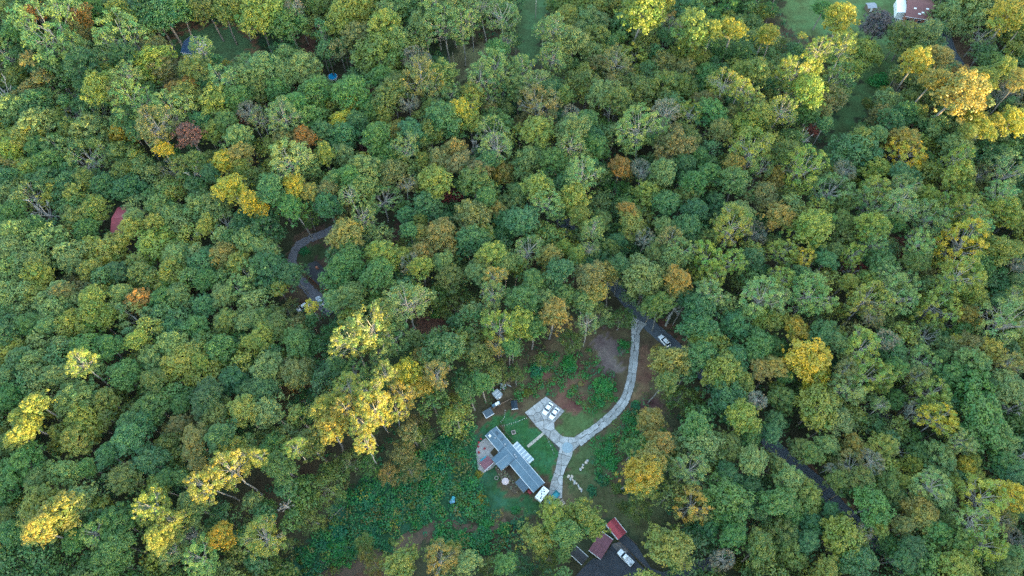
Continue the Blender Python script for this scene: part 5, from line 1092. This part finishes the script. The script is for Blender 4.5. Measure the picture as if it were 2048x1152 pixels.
# camper next to the house end
A, B_, C_, D_ = P(1087.3, 971.5, 2.5), P(1098.5, 980.6, 2.5), P(1081.5, 1004, 2.5), P(1069.8, 992.9, 2.5)
c = (A+B_+C_+D_)/4; d = (A+B_)/2-(C_+D_)/2; L, Wd = d.length, ((A-B_).length+(C_-D_).length)/2
t = empty("travel_trailer", (c.x, c.y, 0), math.atan2(d.y, d.x), "white travel trailer with dark roof vents against the end of the long house", "trailer")
b = MB(); b.box((0, 0, 1.5), (L, Wd, 2.0), bevel=0.12); b.build("body", WHITE, t)
wbox("chassis", BLACK, t, -L/2+0.2, L/2+0.9, -0.4, 0.4, 0.32, 0.5)
rng = np.random.default_rng(2)
for x, y, sx, sy in ((-1.3, -0.5, .5, .35), (-0.7, -0.35, .3, .3), (-0.1, 0.1, .7, .2), (0.5, 0.55, .3, .3), (0.9, -0.1, .35, .4), (1.4, 0.4, .25, .3), (-1.5, 0.5, .2, .2), (0.3, -0.6, .3, .2)):
    b = MB(); b.box((x, y, 2.53), (sx, sy, 0.14), bevel=0.03, rz=rng.uniform(0, 1)); b.build("roof_vent", BLACK, t)
for s in (-1, 1):
    b = MB(); b.box((0.4, s*(Wd/2+0.01), 1.8), (1.0, 0.05, 0.6)); fr = b.build("window", GREY, t); b = MB(); b.box((0.4, s*(Wd/2+0.03), 1.8), (0.85, 0.04, 0.48)); b.build("pane", GLASS, fr)
    b = MB(); b.tube((-0.3, s*(Wd/2-0.1), 0.33), (-0.3, s*(Wd/2+0.06), 0.33), 0.33, n=14); b.build("wheel", BLACK, t)
b = MB(); b.box((-1.1, -Wd/2-0.01, 1.35), (0.65, 0.05, 1.6)); b.build("door", SIDING, t)

# ------------------------------------------------------------------ yard things
TEAL = mat("teal_plastic", (0.02, 0.25, 0.32), 0.4); REDP = mat("red_plastic", (0.32, 0.025, 0.03), 0.5); TERRA = mat("pale_pot", (0.46, 0.38, 0.31), 0.8, 0.2, 3)
def chair(x, y, rz, label):
    o = P(x, y); t = empty("garden_chair", (o.x, o.y, 0.045), rz, label, "chair", "red chairs on the patio")
    b = MB(); b.box((0, 0, 0.42), (0.55, 0.55, 0.06), bevel=0.02); b.build("seat", REDP, t)
    b = MB(); b.box((-0.28, 0, 0.78), (0.06, 0.55, 0.7), bevel=0.02); b.build("backrest", REDP, t)
    for sx in (-1, 1):
        for sy in (-1, 1): b = MB(); b.box((sx*0.23, sy*0.23, 0.2), (0.05, 0.05, 0.4)); b.build("leg", REDP, t)
    for sy in (-1, 1): b = MB(); b.box((0, sy*0.29, 0.62), (0.5, 0.06, 0.05)); b.build("armrest", REDP, t)
for i, (x, y, a) in enumerate([(958, 886, 0.4), (957, 894, 2.0), (969, 898, 3.6), (958, 906, 5.0), (962, 879, 1.0)]):
    chair(x, y, a, ["red chair at the patio's outer edge, second from its upper corner", "red chair midway down the patio's outer edge", "red chair standing alone in the middle of the patio", "red chair nearest the teal table on the patio", "red chair in the patio's upper corner"][i])
o = P(968, 920); t = empty("garden_table", (o.x, o.y, 0.045), 0.65, "teal covered table beside the maroon shed on the patio", "table")
b = MB(); b.box((0, 0, 0.74), (2.2, 1.2, 0.06), bevel=0.02); b.build("tabletop", TEAL, t)
for sx in (-1, 1):
    for sy in (-1, 1): b = MB(); b.box((sx*0.95, sy*0.45, 0.36), (0.07, 0.07, 0.72)); b.build("leg", GREY, t)
o = P(1010.6, 962, 2.2); t = empty("parasol", (o.x, o.y, 0), 0.2, "pale pink eight-sided parasol among the flower pots", "parasol")
b = MB(); bmesh.ops.create_cone(b.bm, cap_ends=False, segments=8, radius1=1.15, radius2=0.05, depth=0.5, matrix=Matrix.Translation((0, 0, 2.1))); b.build("canopy", mat("pale_pink_cloth", (0.48, 0.38, 0.37), 0.8, 0.15, 3), t)
b = MB(); b.tube((0, 0, -0.05), (0, 0, 2.35), 0.04); b.build("pole", WHITE, t)
o = P(993, 956); t = empty("fire_ring", (o.x, o.y, 0), 0, "small round fire ring of stones on the grass by the parasol", "fire pit")
for k in range(11):
    a = k*2*math.pi/11; b = MB(); b.box((0.55*math.cos(a), 0.55*math.sin(a), 0.08), (0.26, 0.2, 0.22), rz=a, bevel=0.04); b.build("stone", mat("ring_stone", (0.36, 0.30, 0.26), 0.9, 0.3, 3), t)
o = P(1027, 865); t = empty("stone_planter", (o.x, o.y, 0), 0.3, "square stone planter alone on the lawn above the metal porch", "planter")
b = MB(); b.box((0, 0, 0.18), (1.3, 1.3, 0.4), bevel=0.05); b.build("kerb", mat("planter_stone", (0.40, 0.33, 0.30), 0.9, 0.3, 3), t)
b = MB(); b.box((0, 0, 0.39), (0.9, 0.9, 0.06)); b.build("soil", CRACK, t)
NTH = 'first second third fourth fifth sixth seventh eighth ninth tenth eleventh twelfth thirteenth fourteenth fifteenth sixteenth seventeenth eighteenth nineteenth twentieth'.split(); NTH += ['twenty-'+n for n in NTH[:9]]+['thirtieth']
# flower pots in the bed between the long house and the parasol
rng = np.random.default_rng(8); pots = []
while len(pots) < 30:
    u, v = rng.uniform(0, 1), rng.uniform(0, 1)
    x = 995+u*45-v*6; y = 930+u*48+v*14-6*(1-v)
    if all((x-a)**2+(y-b_)**2 > 12 for a, b_ in pots): pots.append((x, y))
pots.sort(key=lambda q: q[0]+q[1]*1.3)
bmp = MB(); bmesh.ops.create_cone(bmp.bm, cap_ends=True, segments=10, radius1=0.18, radius2=0.27, depth=0.4, matrix=Matrix.Translation((0, 0, 0.2))); potme = bmp.mesh("pot"); potme.materials.append(TERRA)
pl = quads_mesh("leaves", [leaf_quads(rng, np.array([[0, 0, 0.5], [0.1, 0, .45], [-.1, .05, .5]]), np.array([.22, .2, .2]), 14, 0.16)], LEAF)
for i, (x, y) in enumerate(pots):
    o = P(x, y); t = empty("flower_pot", (o.x, o.y, 0), rng.uniform(0, 6), f"flower pot, {NTH[i]} from the upper end of the bed beside the long house", "flower pot", "flower pots in the bed by the long house")
    a = bpy.data.objects.new("pot", potme); COL.objects.link(a); a.parent = t
    c_ = bpy.data.objects.new("plant", pl); COL.objects.link(c_); c_.parent = t; c_.color = (*TINT['gyoOr'.replace('O', 'g')[i % 5]], 1)
sheet("flower_bed", [(996, 922), (1004, 930), (1042, 976), (1030, 988), (1008, 968), (990, 938)], 0.02, mat("bed_soil", (0.10, 0.075, 0.05), 1.0, 0.4, 2), 0.2)
for x, y, lb in ((906, 999, "light blue barrel lying among the bushes left of the lawn"), (905, 1004, "darker blue barrel beside the light blue one in the bushes")):
    o = P(x, y, 0.9); t = empty("barrel", (o.x, o.y, 1.0), x, lb, "barrel")
    b = MB(); b.tube((-0.75, 0, 0.5), (0.75, 0, 0.5), 0.52, n=16); b.build("drum", TEAL if x > 905.5 else mat("barrel_blue", (0.08, 0.22, 0.34), 0.5), t)
    for q in (-0.4, 0.4): b = MB(); b.tube((q-0.04, 0, 0.5), (q+0.04, 0, 0.5), 0.55, n=16); b.build("hoop", GREY, t)
o = P(911, 1019, 0.8); t = empty("wheelbarrow", (o.x, o.y, 0.7), 1.2, "grey wheelbarrow in the bushes below the blue barrels", "wheelbarrow")
b = MB(); b.faces([(-0.5, -0.3, 0.4), (0.5, -0.3, 0.4), (0.5, 0.3, 0.4), (-0.5, 0.3, 0.4), (-0.7, -0.42, 0.7), (0.8, -0.42, 0.7), (0.8, 0.42, 0.7), (-0.7, 0.42, 0.7)], [(3, 2, 1, 0), (0, 1, 5, 4), (1, 2, 6, 5), (2, 3, 7, 6), (3, 0, 4, 7)]); b.build("tray", GREY, t)
b = MB(); b.tube((0.85, -0.05, 0.2), (0.85, 0.05, 0.2), 0.2, n=12); b.build("wheel", BLACK, t)
for s in (-1, 1): b = MB(); b.tube((0.85, s*0.08, 0.25), (-1.2, s*0.35, 0.6), 0.03); b.build("handle", WOOD, t)
o = P(1119, 1009); t = empty("plank_stack", (o.x, o.y, 0.05), 0.65, "stack of long pale planks beyond the teal pickup", "planks")
for i in range(7): b = MB(); b.box((rng.normal()*0.1, -0.9+i*0.28, 0.06+0.05*(i % 3)), (3.6, 0.2, 0.06)); b.build("plank", [WOOD, TERRA][i % 2], t)
rng = np.random.default_rng(12)
stones = [(1137, 953), (1141, 958), (1146, 960), (1149, 965), (1153, 967), (1157, 972), (1160, 977), (1163, 981), (1144, 953), (1166, 930), (1172, 925), (1175, 921), (1165, 935), (1161, 939)]
for i, (x, y) in enumerate(stones):
    o = P(x, y); b = MB(); bmesh.ops.create_icosphere(b.bm, subdivisions=2, radius=0.5)
    for v in b.bm.verts: v.co *= 1+rng.normal()*0.10; v.co.z *= 0.35
    q = b.build("rubble_stone", CONC2 if i % 2 else TERRA); q.location = (o.x, o.y, 0.06); q.rotation_euler = (0, 0, rng.uniform(0, 6)); q.scale = (rng.uniform(0.6, 1.4), rng.uniform(0.5, 0.9), 0.8)
    tag(q, f"pale broken slab, {NTH[i]} from the drive in the strip of rubble" if i < 9 else f"pale broken slab, {NTH[i-9]} in the loose patch on the grass right of the round slab", "stone", "rubble beside the drive" if i < 9 else "rubble heap on the grass")
# pools, poles, wires, dead stems
o = P(666, 156); t = empty("round_pool", (o.x, o.y, 0), 0, "round bright blue garden pool in a gap among the trees", "pool")
b = MB(); b.tube((0, 0, -0.05), (0, 0, 0.9), 2.0, n=28); b.build("wall", WHITE, t); b = MB(); bmesh.ops.create_circle(b.bm, cap_ends=True, segments=28, radius=1.9, matrix=Matrix.Translation((0, 0, 0.915))); b.build("water", mat("pool_water", (0.01, 0.26, 0.50), 0.1), t)
def utility_pole(base, h, label, arm=True, rz=0.0):
    o = P(*base); t = empty("utility_pole", (o.x, o.y, 0), rz, label, "utility pole")
    b = MB(); b.tube((0, 0, -0.3), (0, 0, h), 0.17, 0.11); b.build("pole", mat("pole_wood", (0.30, 0.27, 0.22), 0.9, 0.3, 3), t)
    if arm:
        b = MB(); b.box((0, 0, h-0.6), (0.12, 2.4, 0.14)); a = b.build("crossarm", MATS["pole_wood"], t)
        for y in (-1.05, 0, 1.05): b = MB(); b.tube((0, y, h-0.52), (0, y, h-0.32), 0.06); b.build("insulator", GREY, a)
    return o
utility_pole((1770, 119), 10, "leaning-looking pole in the narrow grassy ravine")
utility_pole((908.5, 138), 9, "thin pole standing in the small brown meadow", False)
utility_pole((1071, 36), 10, "pole standing on the grassy strip at the upper edge")
a = utility_pole((1324, 706), 11, "pole between the drive and the road, wires running to the drive's top", True, 0.6); c2 = utility_pole((1291, 646), 10, "pole by the road at the top of the drive", True, 0.6)
for k in (-1.05, 0, 1.05):
    off = Vector((-math.sin(0.6)*k, math.cos(0.6)*k, 0)); p0, p1 = a+off+Vector((0, 0, 10.65)), c2+off+Vector((0, 0, 9.65)); b = MB(); q = [p0.lerp(p1, i/6)-Vector((0, 0, 0.9*4*(i/6)*(1-i/6))) for i in range(7)]
    for u, v in zip(q, q[1:]): b.tube(u, v, 0.025, n=4)
    tag(b.build("overhead_wire", BLACK), f"thin black wire, {dict(zip((-1.05, 0, 1.05), ('the lower left', 'the middle', 'the upper right')))[k]} of three between the poles by the drive", "wire", "wires by the drive")
def log(a, bpt, r, label):
    p, q = P(*a, 0.4), P(*bpt, 0.4); t = empty("fallen_log", (p.x, p.y, 0), 0, label, "log"); d = q-p
    b = MB(); b.tube((0, 0, 0.35), (d.x, d.y, 0.35), r, r*0.45, n=8); b.build("stem", BARKP, t)
    for i in range(3):
        u = Vector((d.x, d.y, 0))*(0.45+0.18*i); s = 1 if i % 2 else -1; n = Vector((-d.y, d.x, 0)).normalized()*s
        b = MB(); b.tube((u.x, u.y, 0.4), (u.x+n.x*1.4+d.x*0.1, u.y+n.y*1.4+d.y*0.1, 0.9), r*0.35, 0.02, n=5); b.build("branch", BARKP, t)
for a_, b_, r_, l_ in (((659, 1038), (690, 1010), 0.18, "long fallen log on the creeper slope, below the paler tree"), ((725, 975), (741, 967), 0.16, "short fallen log at the upper edge of the creeper slope"), ((628, 1142), (668, 1110), 0.16, "fallen log near the muddy track's wide lower end"),
                       ((640, 1120), (655, 1135), 0.12, "thin fallen stem across the others near the muddy track"), ((790, 1048), (808, 1036), 0.14, "fallen log just above the muddy track"), ((600, 1150), (645, 1128), 0.14, "longest fallen stem left of the muddy track")):
    log(a_, b_, r_, l_)
